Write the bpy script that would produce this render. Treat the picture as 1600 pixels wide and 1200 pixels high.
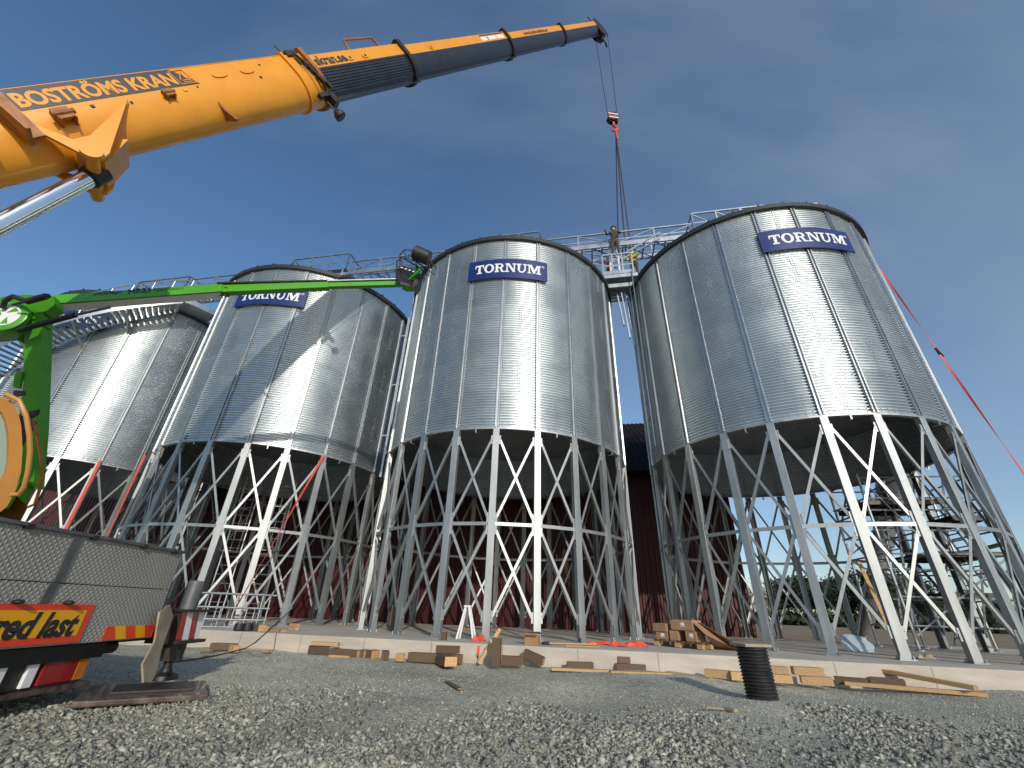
import bpy, bmesh, math, random
import numpy as np
from mathutils import Vector, Matrix
R_ = math.radians
random.seed(7); rng = np.random.default_rng(11)
for o in list(bpy.data.objects): bpy.data.objects.remove(o)
SC = bpy.context.scene; COL = SC.collection
# ---------------------------------------------------------------- camera
FPX = 658.939
RV = Vector((0.99935228, -0.01701016, 0.0317123)); UV = Vector((-0.03598632, -0.47237777, 0.88066125)); FV = Vector((0, 0.88123204, 0.47268393))
CP = Vector((0, 0, .78))
cd = bpy.data.cameras.new('camera'); cam = bpy.data.objects.new('camera', cd); COL.objects.link(cam)
m = Matrix((RV, UV, -FV)).transposed().to_4x4(); m.translation = CP; cam.matrix_world = m
cd.sensor_width = 36; cd.lens = FPX / 1600 * 36; cd.clip_start = .05; cd.clip_end = 5000
SC.camera = cam
# ---------------------------------------------------------------- sky, sun, exposure
SUN_AZ, SUN_EL = R_(164.2), R_(20)
w = bpy.data.worlds.new('World'); SC.world = w; w.use_nodes = True
nt = w.node_tree; bg = nt.nodes['Background']
sky = nt.nodes.new('ShaderNodeTexSky'); sky.sky_type = 'NISHITA'; sky.sun_disc = False
sky.sun_elevation = SUN_EL; sky.sun_rotation = SUN_AZ; sky.air_density = 1.0; sky.dust_density = .6; sky.ozone_density = 2.6
tc = nt.nodes.new('ShaderNodeTexCoord'); mp = nt.nodes.new('ShaderNodeMapping'); mp.inputs['Scale'].default_value = (1.2, 4.5, 3.0); mp.inputs['Rotation'].default_value = (.3, .2, .5)
no = nt.nodes.new('ShaderNodeTexNoise'); no.inputs['Scale'].default_value = 1.1; no.inputs['Detail'].default_value = 6
rp = nt.nodes.new('ShaderNodeMapRange'); rp.inputs[1].default_value = .42; rp.inputs[2].default_value = .75; rp.inputs[3].default_value = .05; rp.inputs[4].default_value = .34
mx = nt.nodes.new('ShaderNodeMix'); mx.data_type = 'RGBA'; mx.inputs[7].default_value = (2.2, 2.7, 3.3, 1)
L = nt.links.new
sx_ = nt.nodes.new('ShaderNodeSeparateXYZ'); L(tc.outputs['Generated'], sx_.inputs[0]); ma_ = nt.nodes.new('ShaderNodeMath'); ma_.operation = 'MULTIPLY_ADD'; ma_.inputs[1].default_value = .30; ma_.use_clamp = True
L(tc.outputs['Generated'], mp.inputs[0]); L(mp.outputs[0], no.inputs['Vector']); L(no.outputs[0], rp.inputs[0]); L(sx_.outputs[0], ma_.inputs[0]); L(rp.outputs[0], ma_.inputs[2]); L(ma_.outputs[0], mx.inputs[0])
hs_ = nt.nodes.new('ShaderNodeHueSaturation'); hs_.inputs['Saturation'].default_value = 1.10; hs_.inputs['Value'].default_value = 1.07; L(sky.outputs[0], hs_.inputs['Color']); L(hs_.outputs[0], mx.inputs[6]); L(mx.outputs[2], bg.inputs[0]); bg.inputs[1].default_value = .15
ld = bpy.data.lights.new('sun', 'SUN'); ld.energy = 2.8; ld.angle = R_(.55); ld.color = (1, .93, .82)
sun = bpy.data.objects.new('sun', ld); COL.objects.link(sun)
sd = Vector((math.sin(SUN_AZ) * math.cos(SUN_EL), math.cos(SUN_AZ) * math.cos(SUN_EL), math.sin(SUN_EL)))
sun.rotation_euler = sd.to_track_quat('Z', 'Y').to_euler(); sun.location = (0, 0, 40)
SC.view_settings.view_transform = 'Standard'; SC.view_settings.look = 'None'; SC.view_settings.gamma = 1; SC.view_settings.exposure = 0
SC.render.engine = 'CYCLES'

# ---------------------------------------------------------------- helpers
def ray(px, py): return FV + RV * ((px - 800) / FPX) - UV * ((py - 600) / FPX)
def atD(px, py, D): return CP + ray(px, py) * D
def atY(px, py, Y): r = ray(px, py); return CP + r * (Y / r.y)
def atX(px, py, X): r = ray(px, py); return CP + r * (X / r.x)
def atz(px, py, z=0.0): r = ray(px, py); return CP + r * ((z - CP.z) / r.z)
class MB:
    def __init__(s): s.v = []; s.f = []; s.mi = []; s.cur = 0
    def add(s, vs, fs):
        b = len(s.v); s.v += [tuple(v) for v in vs]; s.f += [tuple(b + i for i in f) for f in fs]; s.mi += [s.cur] * len(fs); return s
    def box(s, c, size, rot=None):
        h = Vector(size) / 2; vs = []
        for z in (-1, 1):
            for y in (-1, 1):
                for x in (-1, 1):
                    p = Vector((x * h.x, y * h.y, z * h.z))
                    if rot is not None: p = rot @ p
                    vs.append(p + Vector(c))
        return s.add(vs, [(0, 2, 3, 1), (4, 5, 7, 6), (0, 1, 5, 4), (2, 6, 7, 3), (0, 4, 6, 2), (1, 3, 7, 5)])
    def beam(s, a, b, wd, ht, up=(0, 0, 1)):
        a = Vector(a); b = Vector(b); d = (b - a); l = d.length; d = d / l; up = Vector(up)
        x = d.cross(up)
        if x.length < 1e-4: x = d.cross(Vector((1, 0, 0)))
        x.normalize(); y = x.cross(d).normalized()
        rot = Matrix((x, y, d)).transposed()
        return s.box((a + b) / 2, (wd, ht, l), rot)
    def tube(s, pts, r, n=10, caps=True, radii=None):
        pts = [Vector(p) for p in pts]; k = len(pts); rings = []
        x = None
        for i in range(k):
            d = (pts[min(i + 1, k - 1)] - pts[max(i - 1, 0)]).normalized()
            if x is None:
                x = d.cross(Vector((0, 0, 1)))
                if x.length < 1e-3: x = d.cross(Vector((1, 0, 0)))
            else: x = x - d * x.dot(d)
            x.normalize(); y = d.cross(x); rr = radii[i] if radii else r
            rings.append([pts[i] + (x * math.cos(2 * math.pi * j / n) + y * math.sin(2 * math.pi * j / n)) * rr for j in range(n)])
        vs = [p for g in rings for p in g]; fs = []
        for i in range(k - 1):
            for j in range(n): j2 = (j + 1) % n; fs.append((i * n + j, i * n + j2, (i + 1) * n + j2, (i + 1) * n + j))
        if caps: fs += [tuple(range(n))[::-1], tuple((k - 1) * n + j for j in range(n))]
        return s.add(vs, fs)
    def lathe(s, prof, n=32, mat=None, caps=False):
        vs = []; fs = []; k = len(prof)
        for r, z in prof:
            for j in range(n):
                p = Vector((r * math.cos(2 * math.pi * j / n), r * math.sin(2 * math.pi * j / n), z)); vs.append(mat @ p if mat else p)
        for i in range(k - 1):
            for j in range(n): j2 = (j + 1) % n; fs.append((i * n + j, i * n + j2, (i + 1) * n + j2, (i + 1) * n + j))
        if caps: fs += [tuple(range(n))[::-1], tuple((k - 1) * n + j for j in range(n))]
        return s.add(vs, fs)
    def prism(s, poly, o, ex, ey, ez, t0, t1):
        """2-D polygon (in ex, ey) extruded along ez from t0 to t1"""
        o = Vector(o); ex = Vector(ex); ey = Vector(ey); ez = Vector(ez); n = len(poly)
        vs = [o + ex * p[0] + ey * p[1] + ez * t0 for p in poly] + [o + ex * p[0] + ey * p[1] + ez * t1 for p in poly]
        fs = [tuple(range(n))[::-1], tuple(range(n, 2 * n))] + [(i, (i + 1) % n, n + (i + 1) % n, n + i) for i in range(n)]
        return s.add(vs, fs)
    def sphere(s, c, r, n=10, sc=(1, 1, 1)):
        vs = []; fs = []; k = n // 2 + 1; c = Vector(c)
        for i in range(k + 1):
            a = math.pi * i / k
            for j in range(n):
                b = 2 * math.pi * j / n; vs.append(c + Vector((math.sin(a) * math.cos(b) * r * sc[0], math.sin(a) * math.sin(b) * r * sc[1], math.cos(a) * r * sc[2])))
        for i in range(k):
            for j in range(n): j2 = (j + 1) % n; fs.append((i * n + j, (i + 1) * n + j, (i + 1) * n + j2, i * n + j2))
        return s.add(vs, fs)
    def build(s, name, mat, parent=None, smooth=False, bevel=0, recalc=True):
        me = bpy.data.meshes.new(name); me.from_pydata(s.v, [], s.f)
        mats = mat if isinstance(mat, (list, tuple)) else [mat]
        for q in mats: me.materials.append(q)
        if len(mats) > 1: me.polygons.foreach_set('material_index', s.mi)
        if recalc:
            bm = bmesh.new(); bm.from_mesh(me); bmesh.ops.remove_doubles(bm, verts=bm.verts, dist=1e-6)
            bmesh.ops.recalc_face_normals(bm, faces=bm.faces); bm.to_mesh(me); bm.free()
        if smooth:
            me.polygons.foreach_set('use_smooth', [True] * len(me.polygons)); me.set_sharp_from_angle(angle=R_(38))
        o = bpy.data.objects.new(name, me); COL.objects.link(o)
        if parent: o.parent = parent; 
        if bevel:
            b = o.modifiers.new('bevel', 'BEVEL'); b.width = bevel; b.segments = 2; b.limit_method = 'ANGLE'; b.angle_limit = R_(40)
        return o
def npmesh(name, V, F, mat, parent=None, smooth=False):
    me = bpy.data.meshes.new(name); me.vertices.add(len(V)); me.vertices.foreach_set('co', V.astype(np.float32).ravel())
    k = F.shape[1]; me.loops.add(F.size); me.loops.foreach_set('vertex_index', F.astype(np.int32).ravel())
    me.polygons.add(len(F)); me.polygons.foreach_set('loop_start', np.arange(0, F.size, k, dtype=np.int32)); me.polygons.foreach_set('loop_total', np.full(len(F), k, np.int32))
    me.update(calc_edges=True); me.materials.append(mat)
    if smooth: me.polygons.foreach_set('use_smooth', [True] * len(F))
    o = bpy.data.objects.new(name, me); COL.objects.link(o)
    if parent: o.parent = parent
    return o
def thing(name, label, cat, loc=(0, 0, 0), rz=0, group=None):
    o = bpy.data.objects.new(name, None); COL.objects.link(o); o.empty_display_size = .2
    o.location = loc; o.rotation_euler = (0, 0, rz); tag(o, label, cat, group); return o
def tag(o, label=None, cat=None, group=None, kind=None):
    if label: o['label'] = label
    if cat: o['category'] = cat
    if group: o['group'] = group
    if kind: o['kind'] = kind
    return o
def base(o):
    """move an object's origin to the foot of its mesh"""
    me = o.data; xs = [v.co for v in me.vertices]; c = Vector((sum(v.x for v in xs) / len(xs), sum(v.y for v in xs) / len(xs), min(v.z for v in xs)))
    me.transform(Matrix.Translation(-c)); o.location = o.location + c; return o
def copy_tree(o, parent=None):
    c = o.copy(); COL.objects.link(c); c.parent = parent
    for ch in list(o.children): copy_tree(ch, c)
    return c
def rel(root, pts): return [Vector(p) - root.location for p in pts]
def text_geo(s, bold=0.0, shear=0.0):
    cu = bpy.data.curves.new('lettering', 'FONT'); cu.body = s; cu.size = 1; cu.offset = bold; cu.shear = shear; cu.resolution_u = 3; cu.extrude = .5
    o = bpy.data.objects.new('lettering', cu); COL.objects.link(o); bpy.context.view_layer.update()
    me = o.evaluated_get(bpy.context.evaluated_depsgraph_get()).to_mesh()
    V = [v.co.copy() for v in me.vertices]; F = [tuple(p.vertices) for p in me.polygons]
    x0 = min(v.x for v in V); x1 = max(v.x for v in V); y0 = min(v.y for v in V); y1 = max(v.y for v in V)
    bpy.data.objects.remove(o); bpy.data.curves.remove(cu)
    return V, F, (x0, x1, y0, y1)
def text_on(name, s, fn, mat, parent=None, bold=0.0, shear=0.0, thick=.004, lift=.002, name_o=None):
    """fn(u, v, h) maps 0..1 text box and height above the surface to a point"""
    V, F, (x0, x1, y0, y1) = text_geo(s, bold, shear)
    mb = MB(); mb.add([fn((v.x - x0) / (x1 - x0), (v.y - y0) / (y1 - y0), lift + (thick if v.z > 0 else 0)) for v in V], F)
    return mb.build(name, mat, parent)

# ---------------------------------------------------------------- materials
def mat(name, col, rough=.6, metal=0.0, spec=.5, noise=None, bump=None, coat=0, var=None, coords='Object'):
    m = bpy.data.materials.new(name); m.use_nodes = True; n = m.node_tree; p = n.nodes['Principled BSDF']
    p.inputs['Base Color'].default_value = (*col, 1); p.inputs['Roughness'].default_value = rough; p.inputs['Metallic'].default_value = metal
    p.inputs['Specular IOR Level'].default_value = spec; p.inputs['Coat Weight'].default_value = coat
    l = n.links.new; t = n.nodes.new('ShaderNodeTexCoord')
    if noise:   # (scale, second colour, contrast lo, hi, [stretch])
        ns = n.nodes.new('ShaderNodeTexNoise'); ns.inputs['Scale'].default_value = noise[0]; ns.inputs['Detail'].default_value = 8; ns.inputs['Roughness'].default_value = .65
        mpp = n.nodes.new('ShaderNodeMapping'); mpp.inputs['Scale'].default_value = noise[4] if len(noise) > 4 else (1, 1, 1)
        l(t.outputs[coords], mpp.inputs[0]); l(mpp.outputs[0], ns.inputs['Vector'])
        r = n.nodes.new('ShaderNodeMapRange'); r.inputs[1].default_value = noise[2]; r.inputs[2].default_value = noise[3]; l(ns.outputs[0], r.inputs[0])
        x = n.nodes.new('ShaderNodeMix'); x.data_type = 'RGBA'; x.inputs[6].default_value = (*col, 1); x.inputs[7].default_value = (*noise[1], 1)
        l(r.outputs[0], x.inputs[0]); out = x.outputs[2]
        if var:
            oi = n.nodes.new('ShaderNodeObjectInfo'); hv = n.nodes.new('ShaderNodeHueSaturation'); r2 = n.nodes.new('ShaderNodeMapRange')
            r2.inputs[3].default_value = 1 - var; r2.inputs[4].default_value = 1 + var; l(oi.outputs['Random'], r2.inputs[0]); l(r2.outputs[0], hv.inputs['Value']); l(out, hv.inputs['Color']); out = hv.outputs[0]
        l(out, p.inputs['Base Color'])
        rr = n.nodes.new('ShaderNodeMapRange'); rr.inputs[3].default_value = max(rough - .08, .03); rr.inputs[4].default_value = min(rough + .12, 1); l(ns.outputs[0], rr.inputs[0]); l(rr.outputs[0], p.inputs['Roughness'])
    if bump:    # (scale, distance, [stretch])
        b = n.nodes.new('ShaderNodeBump'); b.inputs['Distance'].default_value = bump[1]; b.inputs['Strength'].default_value = 1
        nb = n.nodes.new('ShaderNodeTexNoise'); nb.inputs['Scale'].default_value = bump[0]; nb.inputs['Detail'].default_value = 5
        mb_ = n.nodes.new('ShaderNodeMapping'); mb_.inputs['Scale'].default_value = bump[2] if len(bump) > 2 else (1, 1, 1)
        l(t.outputs[coords], mb_.inputs[0]); l(mb_.outputs[0], nb.inputs['Vector']); l(nb.outputs[0], b.inputs['Height']); l(b.outputs[0], p.inputs['Normal'])
    return m
STEP = 2 * math.pi / 23
def shell_mat():
    m = bpy.data.materials.new('galvanised_sheet'); m.use_nodes = True; n = m.node_tree; p = n.nodes['Principled BSDF']; l = n.links.new
    def nd(t, **k):
        x = n.nodes.new(t)
        for a, b in k.items(): setattr(x, a, b)
        return x
    def mth(op, a, b=None):
        x = nd('ShaderNodeMath', operation=op)
        for i, q in enumerate((a, b)):
            if q is None: continue
            if isinstance(q, (int, float)): x.inputs[i].default_value = q
            else: l(q, x.inputs[i])
        return x.outputs[0]
    t = nd('ShaderNodeTexCoord'); sp = nd('ShaderNodeSeparateXYZ'); l(t.outputs['Object'], sp.inputs[0])
    zc = mth('FLOOR', mth('DIVIDE', sp.outputs[2], .913))
    off = mth('MULTIPLY', mth('MODULO', zc, 2.0), 1.0)
    ang = mth('FLOOR', mth('ADD', mth('DIVIDE', mth('ARCTAN2', sp.outputs[1], sp.outputs[0]), STEP * 2), mth('ADD', mth('MULTIPLY', off, .5), 40.25)))
    oi = nd('ShaderNodeObjectInfo'); cb = nd('ShaderNodeCombineXYZ'); l(ang, cb.inputs[0]); l(zc, cb.inputs[1]); l(mth('MULTIPLY', oi.outputs['Random'], 50.0), cb.inputs[2])
    wn = nd('ShaderNodeTexWhiteNoise'); l(cb.outputs[0], wn.inputs[0])
    ns = nd('ShaderNodeTexNoise'); ns.inputs['Scale'].default_value = 1.7; ns.inputs['Detail'].default_value = 6; l(t.outputs['Object'], ns.inputs['Vector'])
    sg = nd('ShaderNodeTexVoronoi'); sg.inputs['Scale'].default_value = 45; l(t.outputs['Object'], sg.inputs['Vector'])
    val = mth('ADD', mth('MULTIPLY', wn.outputs[0], .06), mth('ADD', mth('MULTIPLY', ns.outputs[0], .12), mth('MULTIPLY', sg.outputs['Distance'], .05)))
    v2 = mth('ADD', val, .47)
    cc = nd('ShaderNodeCombineColor'); l(mth('MULTIPLY', v2, .93), cc.inputs[0]); l(mth('MULTIPLY', v2, 1.0), cc.inputs[1]); l(mth('MULTIPLY', v2, 1.035), cc.inputs[2])
    l(cc.outputs[0], p.inputs['Base Color']); p.inputs['Metallic'].default_value = .92
    l(mth('ADD', mth('MULTIPLY', wn.outputs[0], .06), mth('ADD', mth('MULTIPLY', ns.outputs[0], .25), .20)), p.inputs['Roughness'])
    b = nd('ShaderNodeBump'); b.inputs['Distance'].default_value = .0045; nb = nd('ShaderNodeTexNoise'); nb.inputs['Scale'].default_value = 2.2; nb.inputs['Detail'].default_value = 2
    l(t.outputs['Object'], nb.inputs['Vector']); l(nb.outputs[0], b.inputs['Height']); l(b.outputs[0], p.inputs['Normal'])
    return m
M = {}
M['shell'] = shell_mat()
M['galv'] = mat('galvanised_steel', (.36, .385, .395), .38, .85, noise=(3, (.50, .52, .53), .35, .7, (1, 1, .3)), var=.06)
M['leg'] = mat('galvanised_leg', (.31, .33, .34), .46, .75, noise=(4, (.45, .47, .47), .35, .7, (1, 1, .25)), var=.12)
M['galv_in'] = mat('galvanised_floor', (.55, .57, .58), .42, .8, noise=(2, (.42, .44, .46), .35, .7), bump=(3, .01))
M['rim'] = mat('shaded_roof_edge', (.025, .027, .03), .55)  # dark grey paints in the shade on the roof sheet ends
M['navy'] = mat('navy_sign', (.010, .022, .135), .35, noise=(1.5, (.013, .028, .155), .3, .7), coat=.1)
M['white'] = mat('white_paint', (.8, .8, .8), .45)
M['barn'] = mat('barn_red_sheet', (.042, .004, .006), .5, noise=(1.2, (.072, .008, .010), .35, .7, (6, 6, .4)), coords='Object')
M['barnroof'] = mat('dark_roof_sheet', (.012, .010, .011), .9, spec=.08, noise=(1, (.02, .016, .016), .3, .7))
M['conc'] = mat('concrete', (.56, .50, .41), .85, noise=(1.1, (.40, .355, .30), .36, .72, (1, 1, 5)), bump=(30, .004))
M['orange'] = mat('crane_orange_paint', (.84, .345, .018), .34, noise=(2.2, (.72, .28, .014), .40, .78, (1, 1, 1)), coat=.12)
M['orange_shaded'] = mat('cab_shaded_orange', (.58, .27, .07), .4, noise=(2, (.50, .23, .06), .4, .7))  # crane orange again, muted: the shade on the cab is in the colour
M['orange_d'] = mat('orange_worn_paint', (.42, .15, .022), .5, noise=(6, (.20, .08, .02), .4, .7))
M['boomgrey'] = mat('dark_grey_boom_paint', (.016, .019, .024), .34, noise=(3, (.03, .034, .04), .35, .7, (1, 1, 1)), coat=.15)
M['panel'] = mat('charcoal_lettering_panel', (.04, .045, .05), .4)
M['chrome'] = mat('chrome_rod', (.72, .74, .76), .13, 1.0)
M['black'] = mat('black_rubber', (.012, .012, .013), .5, noise=(8, (.03, .03, .03), .4, .7))
M['iron'] = mat('dark_iron', (.03, .028, .026), .45, .3, noise=(9, (.07, .045, .03), .45, .7))
M['rope'] = mat('steel_rope', (.045, .045, .05), .5, .4)
M['green'] = mat('lime_green_paint', (.075, .37, .012), .35, noise=(2, (.06, .30, .012), .35, .7), coat=.15)
M['green_d'] = mat('dark_green_letter', (.03, .13, .015), .5)
M['red'] = mat('red_webbing', (.70, .10, .07), .6, noise=(6, (.55, .06, .05), .35, .7))
M['redplastic'] = mat('orange_red_fabric', (.85, .11, .04), .7, noise=(12, (.6, .06, .03), .4, .7))
M['cab_in'] = mat('cab_interior', (.02, .02, .02), .8)
g = bpy.data.materials.new('cab_glass'); g.use_nodes = True; q = g.node_tree.nodes['Principled BSDF']; q.inputs['Base Color'].default_value = (.55, .7, .62, 1); q.inputs['Roughness'].default_value = .04; q.inputs['Metallic'].default_value = .0; q.inputs['Transmission Weight'].default_value = .35; q.inputs['Specular IOR Level'].default_value = .9; M['glass'] = g
M['wood_old'] = mat('weathered_timber', (.11, .068, .042), .8, noise=(7, (.21, .14, .09), .35, .7, (1, 8, 8)), bump=(20, .006, (1, 8, 8)), var=.25, coords='Generated')
M['wood_new'] = mat('fresh_timber', (.56, .37, .18), .7, noise=(5, (.30, .16, .07), .42, .66, (1.6, 7, 7)), bump=(20, .003, (1, 8, 8)), var=.15, coords='Generated')
M['wood_end'] = mat('sawn_end_grain', (.60, .37, .17), .8, noise=(30, (.40, .22, .09), .35, .7), var=.2)
M['card'] = mat('brown_cardboard', (.38, .23, .12), .8, noise=(5, (.30, .175, .09), .35, .7), var=.1)
M['tan'] = mat('tan_plate', (.36, .30, .22), .7, noise=(3, (.22, .17, .12), .5, .7))
M['grey'] = mat('grey_steel', (.16, .165, .17), .5, .4, noise=(5, (.09, .09, .09), .4, .7))
M['yellow'] = mat('reflective_yellow', (.85, .40, .01), .4)
M['redref'] = mat('reflective_red', (.75, .06, .02), .4)
M['tail'] = mat('tail_lamp_red', (.30, .012, .012), .25, coat=.4)
M['amber'] = mat('tail_lamp_amber', (.55, .16, .02), .25, coat=.4)
M['plywood'] = mat('brown_support_plate', (.055, .032, .028), .38, noise=(3, (.17, .13, .10), .4, .7, (1, 4, 1)), coat=.2)
M['skin'] = mat('skin', (.42, .24, .17), .6); M['dkcloth'] = mat('dark_workwear', (.05, .045, .042), .9, noise=(20, (.10, .07, .05), .4, .7))
M['hivis'] = mat('high_visibility_yellow', (.62, .75, .04), .7); M['hivis_o'] = mat('high_visibility_orange', (.8, .16, .05), .7)
def plate_mat():
    m = mat('diamond_tread_plate', (.36, .35, .31), .5, .2, noise=(1.3, (.25, .24, .21), .35, .7, (1, 1, .5)))
    n = m.node_tree; l = n.links.new; p = n.nodes['Principled BSDF']; t = n.nodes['Texture Coordinate']
    mp_ = n.nodes.new('ShaderNodeMapping'); mp_.inputs['Rotation'].default_value = (0, 0, R_(45)); mp_.inputs['Scale'].default_value = (30, 30, 1); sxy = n.nodes.new('ShaderNodeSeparateXYZ'); cxy = n.nodes.new('ShaderNodeCombineXYZ'); l(t.outputs['Object'], sxy.inputs[0]); l(sxy.outputs[1], cxy.inputs[0]); l(sxy.outputs[2], cxy.inputs[1]); l(cxy.outputs[0], mp_.inputs[0])
    ck = n.nodes.new('ShaderNodeTexVoronoi'); ck.voronoi_dimensions = '2D'; ck.inputs['Randomness'].default_value = 0; ck.inputs['Scale'].default_value = 1; ck.distance = 'CHEBYCHEV'; l(mp_.outputs[0], ck.inputs['Vector'])
    r = n.nodes.new('ShaderNodeMapRange'); r.inputs[1].default_value = .12; r.inputs[2].default_value = .40; r.inputs[3].default_value = 1; r.inputs[4].default_value = 0; l(ck.outputs['Distance'], r.inputs[0])
    b = n.nodes.new('ShaderNodeBump'); b.inputs['Distance'].default_value = .005; l(r.outputs[0], b.inputs['Height']); l(b.outputs[0], p.inputs['Normal'])
    src = p.inputs['Base Color'].links[0].from_socket; x2 = n.nodes.new('ShaderNodeMix'); x2.data_type = 'RGBA'; x2.inputs[7].default_value = (.52, .51, .47, 1); ml = n.nodes.new('ShaderNodeMath'); ml.operation = 'MULTIPLY'; ml.inputs[1].default_value = .6; l(r.outputs[0], ml.inputs[0]); l(ml.outputs[0], x2.inputs[0]); l(src, x2.inputs[6]); l(x2.outputs[2], p.inputs['Base Color'])
    return m
M['plate'] = plate_mat()

# ---------------------------------------------------------------- the ground
def gmat():
    m = bpy.data.materials.new('gravel_bed'); m.use_nodes = True; n = m.node_tree; p = n.nodes['Principled BSDF']; l = n.links.new
    t = n.nodes.new('ShaderNodeTexCoord')
    v = n.nodes.new('ShaderNodeTexVoronoi'); v.inputs['Scale'].default_value = 55; l(t.outputs['Object'], v.inputs['Vector'])
    v2 = n.nodes.new('ShaderNodeTexVoronoi'); v2.inputs['Scale'].default_value = 120; l(t.outputs['Object'], v2.inputs['Vector'])
    ns = n.nodes.new('ShaderNodeTexNoise'); ns.inputs['Scale'].default_value = .45; ns.inputs['Detail'].default_value = 7; l(t.outputs['Object'], ns.inputs['Vector'])
    cr = n.nodes.new('ShaderNodeValToRGB'); e = cr.color_ramp.elements; e[0].position = .38; e[0].color = (.36, .35, .29, 1); e[1].position = .62; e[1].color = (.60, .57, .45, 1); l(ns.outputs[0], cr.inputs[0])
    sp = n.nodes.new('ShaderNodeSeparateColor'); l(v.outputs['Color'], sp.inputs[0]); r = n.nodes.new('ShaderNodeMapRange'); r.inputs[3].default_value = .55; r.inputs[4].default_value = 1.35; l(sp.outputs[0], r.inputs[0])
    h = n.nodes.new('ShaderNodeHueSaturation'); l(cr.outputs[0], h.inputs['Color']); l(r.outputs[0], h.inputs['Value']); l(h.outputs[0], p.inputs['Base Color'])
    p.inputs['Roughness'].default_value = .9; p.inputs['Specular IOR Level'].default_value = .2
    a = n.nodes.new('ShaderNodeMath'); a.operation = 'ADD'; l(v.outputs['Distance'], a.inputs[0]); l(v2.outputs['Distance'], a.inputs[1])
    b = n.nodes.new('ShaderNodeBump'); b.inputs['Distance'].default_value = .007; b.invert = True; l(a.outputs[0], b.inputs['Height']); l(b.outputs[0], p.inputs['Normal'])
    return m
M['gravel'] = gmat()
M['field'] = mat('bare_field_soil', (.34, .25, .16), 1.0, spec=.05, noise=(.12, (.26, .20, .13), .35, .65, (1, 4, 1)), bump=(1.5, .08))
def gz(x, y):
    return .022 * np.sin(1.3 * x + .7 * y) + .018 * np.sin(2.1 * y - 1.1 * x + 1) + .012 * np.sin(4.3 * x + 2) * np.sin(3.7 * y) - .02
mb = MB(); mb.add([(-3000, -3000, -.09), (3000, -3000, -.09), (3000, 3000, -.09), (-3000, 3000, -.09)], [(0, 1, 2, 3)])
tag(mb.build('field', M['field']), kind='structure')
def grid(x0, x1, y0, y1, nx, ny, name, matl, zf):
    xs = np.linspace(x0, x1, nx); ys = np.linspace(y0, y1, ny); X, Y = np.meshgrid(xs, ys); Z = zf(X, Y)
    V = np.stack([X.ravel(), Y.ravel(), Z.ravel()], 1); i = np.arange(nx * ny).reshape(ny, nx)
    F = np.stack([i[:-1, :-1], i[:-1, 1:], i[1:, 1:], i[1:, :-1]], -1).reshape(-1, 4)
    return npmesh(name, V, F, matl, smooth=True)
SL = -.195   # slope of the silo row
YF = 8.42    # slab front edge at x = 0
def yard_z(X, Y):
    z = gz(X, Y); back = YF + SL * X
    return np.where(Y > back + 2, -.2, z)
yard = grid(-40, 30, -14, 19, 350, 330, 'gravel_ground', M['gravel'], yard_z); tag(yard, kind='structure')

# crushed stone: angular pieces, thick near the camera, thinning towards the slab
def stones(name, n, x0, x1, y0, y1, smin, smax, dens, seed, label, shade):
    r = np.random.default_rng(seed); X = r.uniform(x0, x1, n); Y = r.uniform(y0, y1, n)
    keep = r.random(n) < dens(X, Y); keep &= Y < YF + SL * X - .06; keep &= (np.abs(X) < (Y * 1.32 + .6)); X = X[keep]; Y = Y[keep]; n = len(X)
    S = smin + (smax - smin) * r.random(n) ** 2.2
    cube = np.array([[-1, -1, -1], [1, -1, -1], [1, 1, -1], [-1, 1, -1], [-1, -1, 1], [1, -1, 1], [1, 1, 1], [-1, 1, 1]], float)
    V = cube[None] * (1 + r.uniform(-.45, .25, (n, 8, 3))) * np.stack([r.uniform(.7, 1.3, n), r.uniform(.45, 1., n), r.uniform(.28, .62, n)], 1)[:, None, :]
    a, b, c = r.uniform(0, 6.28, n), r.normal(0, .55, n), r.normal(0, .55, n)
    def rot(V, t, i, j):
        ct, st = np.cos(t)[:, None], np.sin(t)[:, None]; A = V[..., i] * ct - V[..., j] * st; B = V[..., i] * st + V[..., j] * ct; V = V.copy(); V[..., i] = A; V[..., j] = B; return V
    V = rot(rot(rot(V, b, 1, 2), c, 0, 2), a, 0, 1) * S[:, None, None] * .5
    V += np.stack([X, Y, gz(X, Y) + S * r.uniform(-.05, .30, n)], 1)[:, None, :]
    fq = np.array([[0, 3, 2], [0, 2, 1], [4, 5, 6], [4, 6, 7], [0, 1, 5], [0, 5, 4], [1, 2, 6], [1, 6, 5], [2, 3, 7], [2, 7, 6], [3, 0, 4], [3, 4, 7]])
    F = (fq[None] + (np.arange(n) * 8)[:, None, None]).reshape(-1, 3)
    o = npmesh(name, V.reshape(-1, 3), F, M['stone']); at = o.data.attributes.new('tone', 'FLOAT', 'POINT')
    at.data.foreach_set('value', np.repeat(np.clip(r.normal(.5, .17, n) + shade(X, Y), 0, 1), 8).astype(np.float32)); tag(o, label, kind='stuff', cat='gravel'); return o
m = bpy.data.materials.new('crushed_stone'); m.use_nodes = True; n_ = m.node_tree; p_ = n_.nodes['Principled BSDF']; at_ = n_.nodes.new('ShaderNodeAttribute'); at_.attribute_name = 'tone'
cr_ = n_.nodes.new('ShaderNodeValToRGB'); e_ = cr_.color_ramp.elements; e_[0].color = (.085, .087, .078, 1); e_[1].color = (.56, .54, .43, 1); el = cr_.color_ramp.elements.new(.5); el.color = (.255, .25, .205, 1)
ns_ = n_.nodes.new('ShaderNodeTexNoise'); ns_.inputs['Scale'].default_value = 60; tc_ = n_.nodes.new('ShaderNodeTexCoord'); n_.links.new(tc_.outputs['Object'], ns_.inputs['Vector'])
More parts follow.
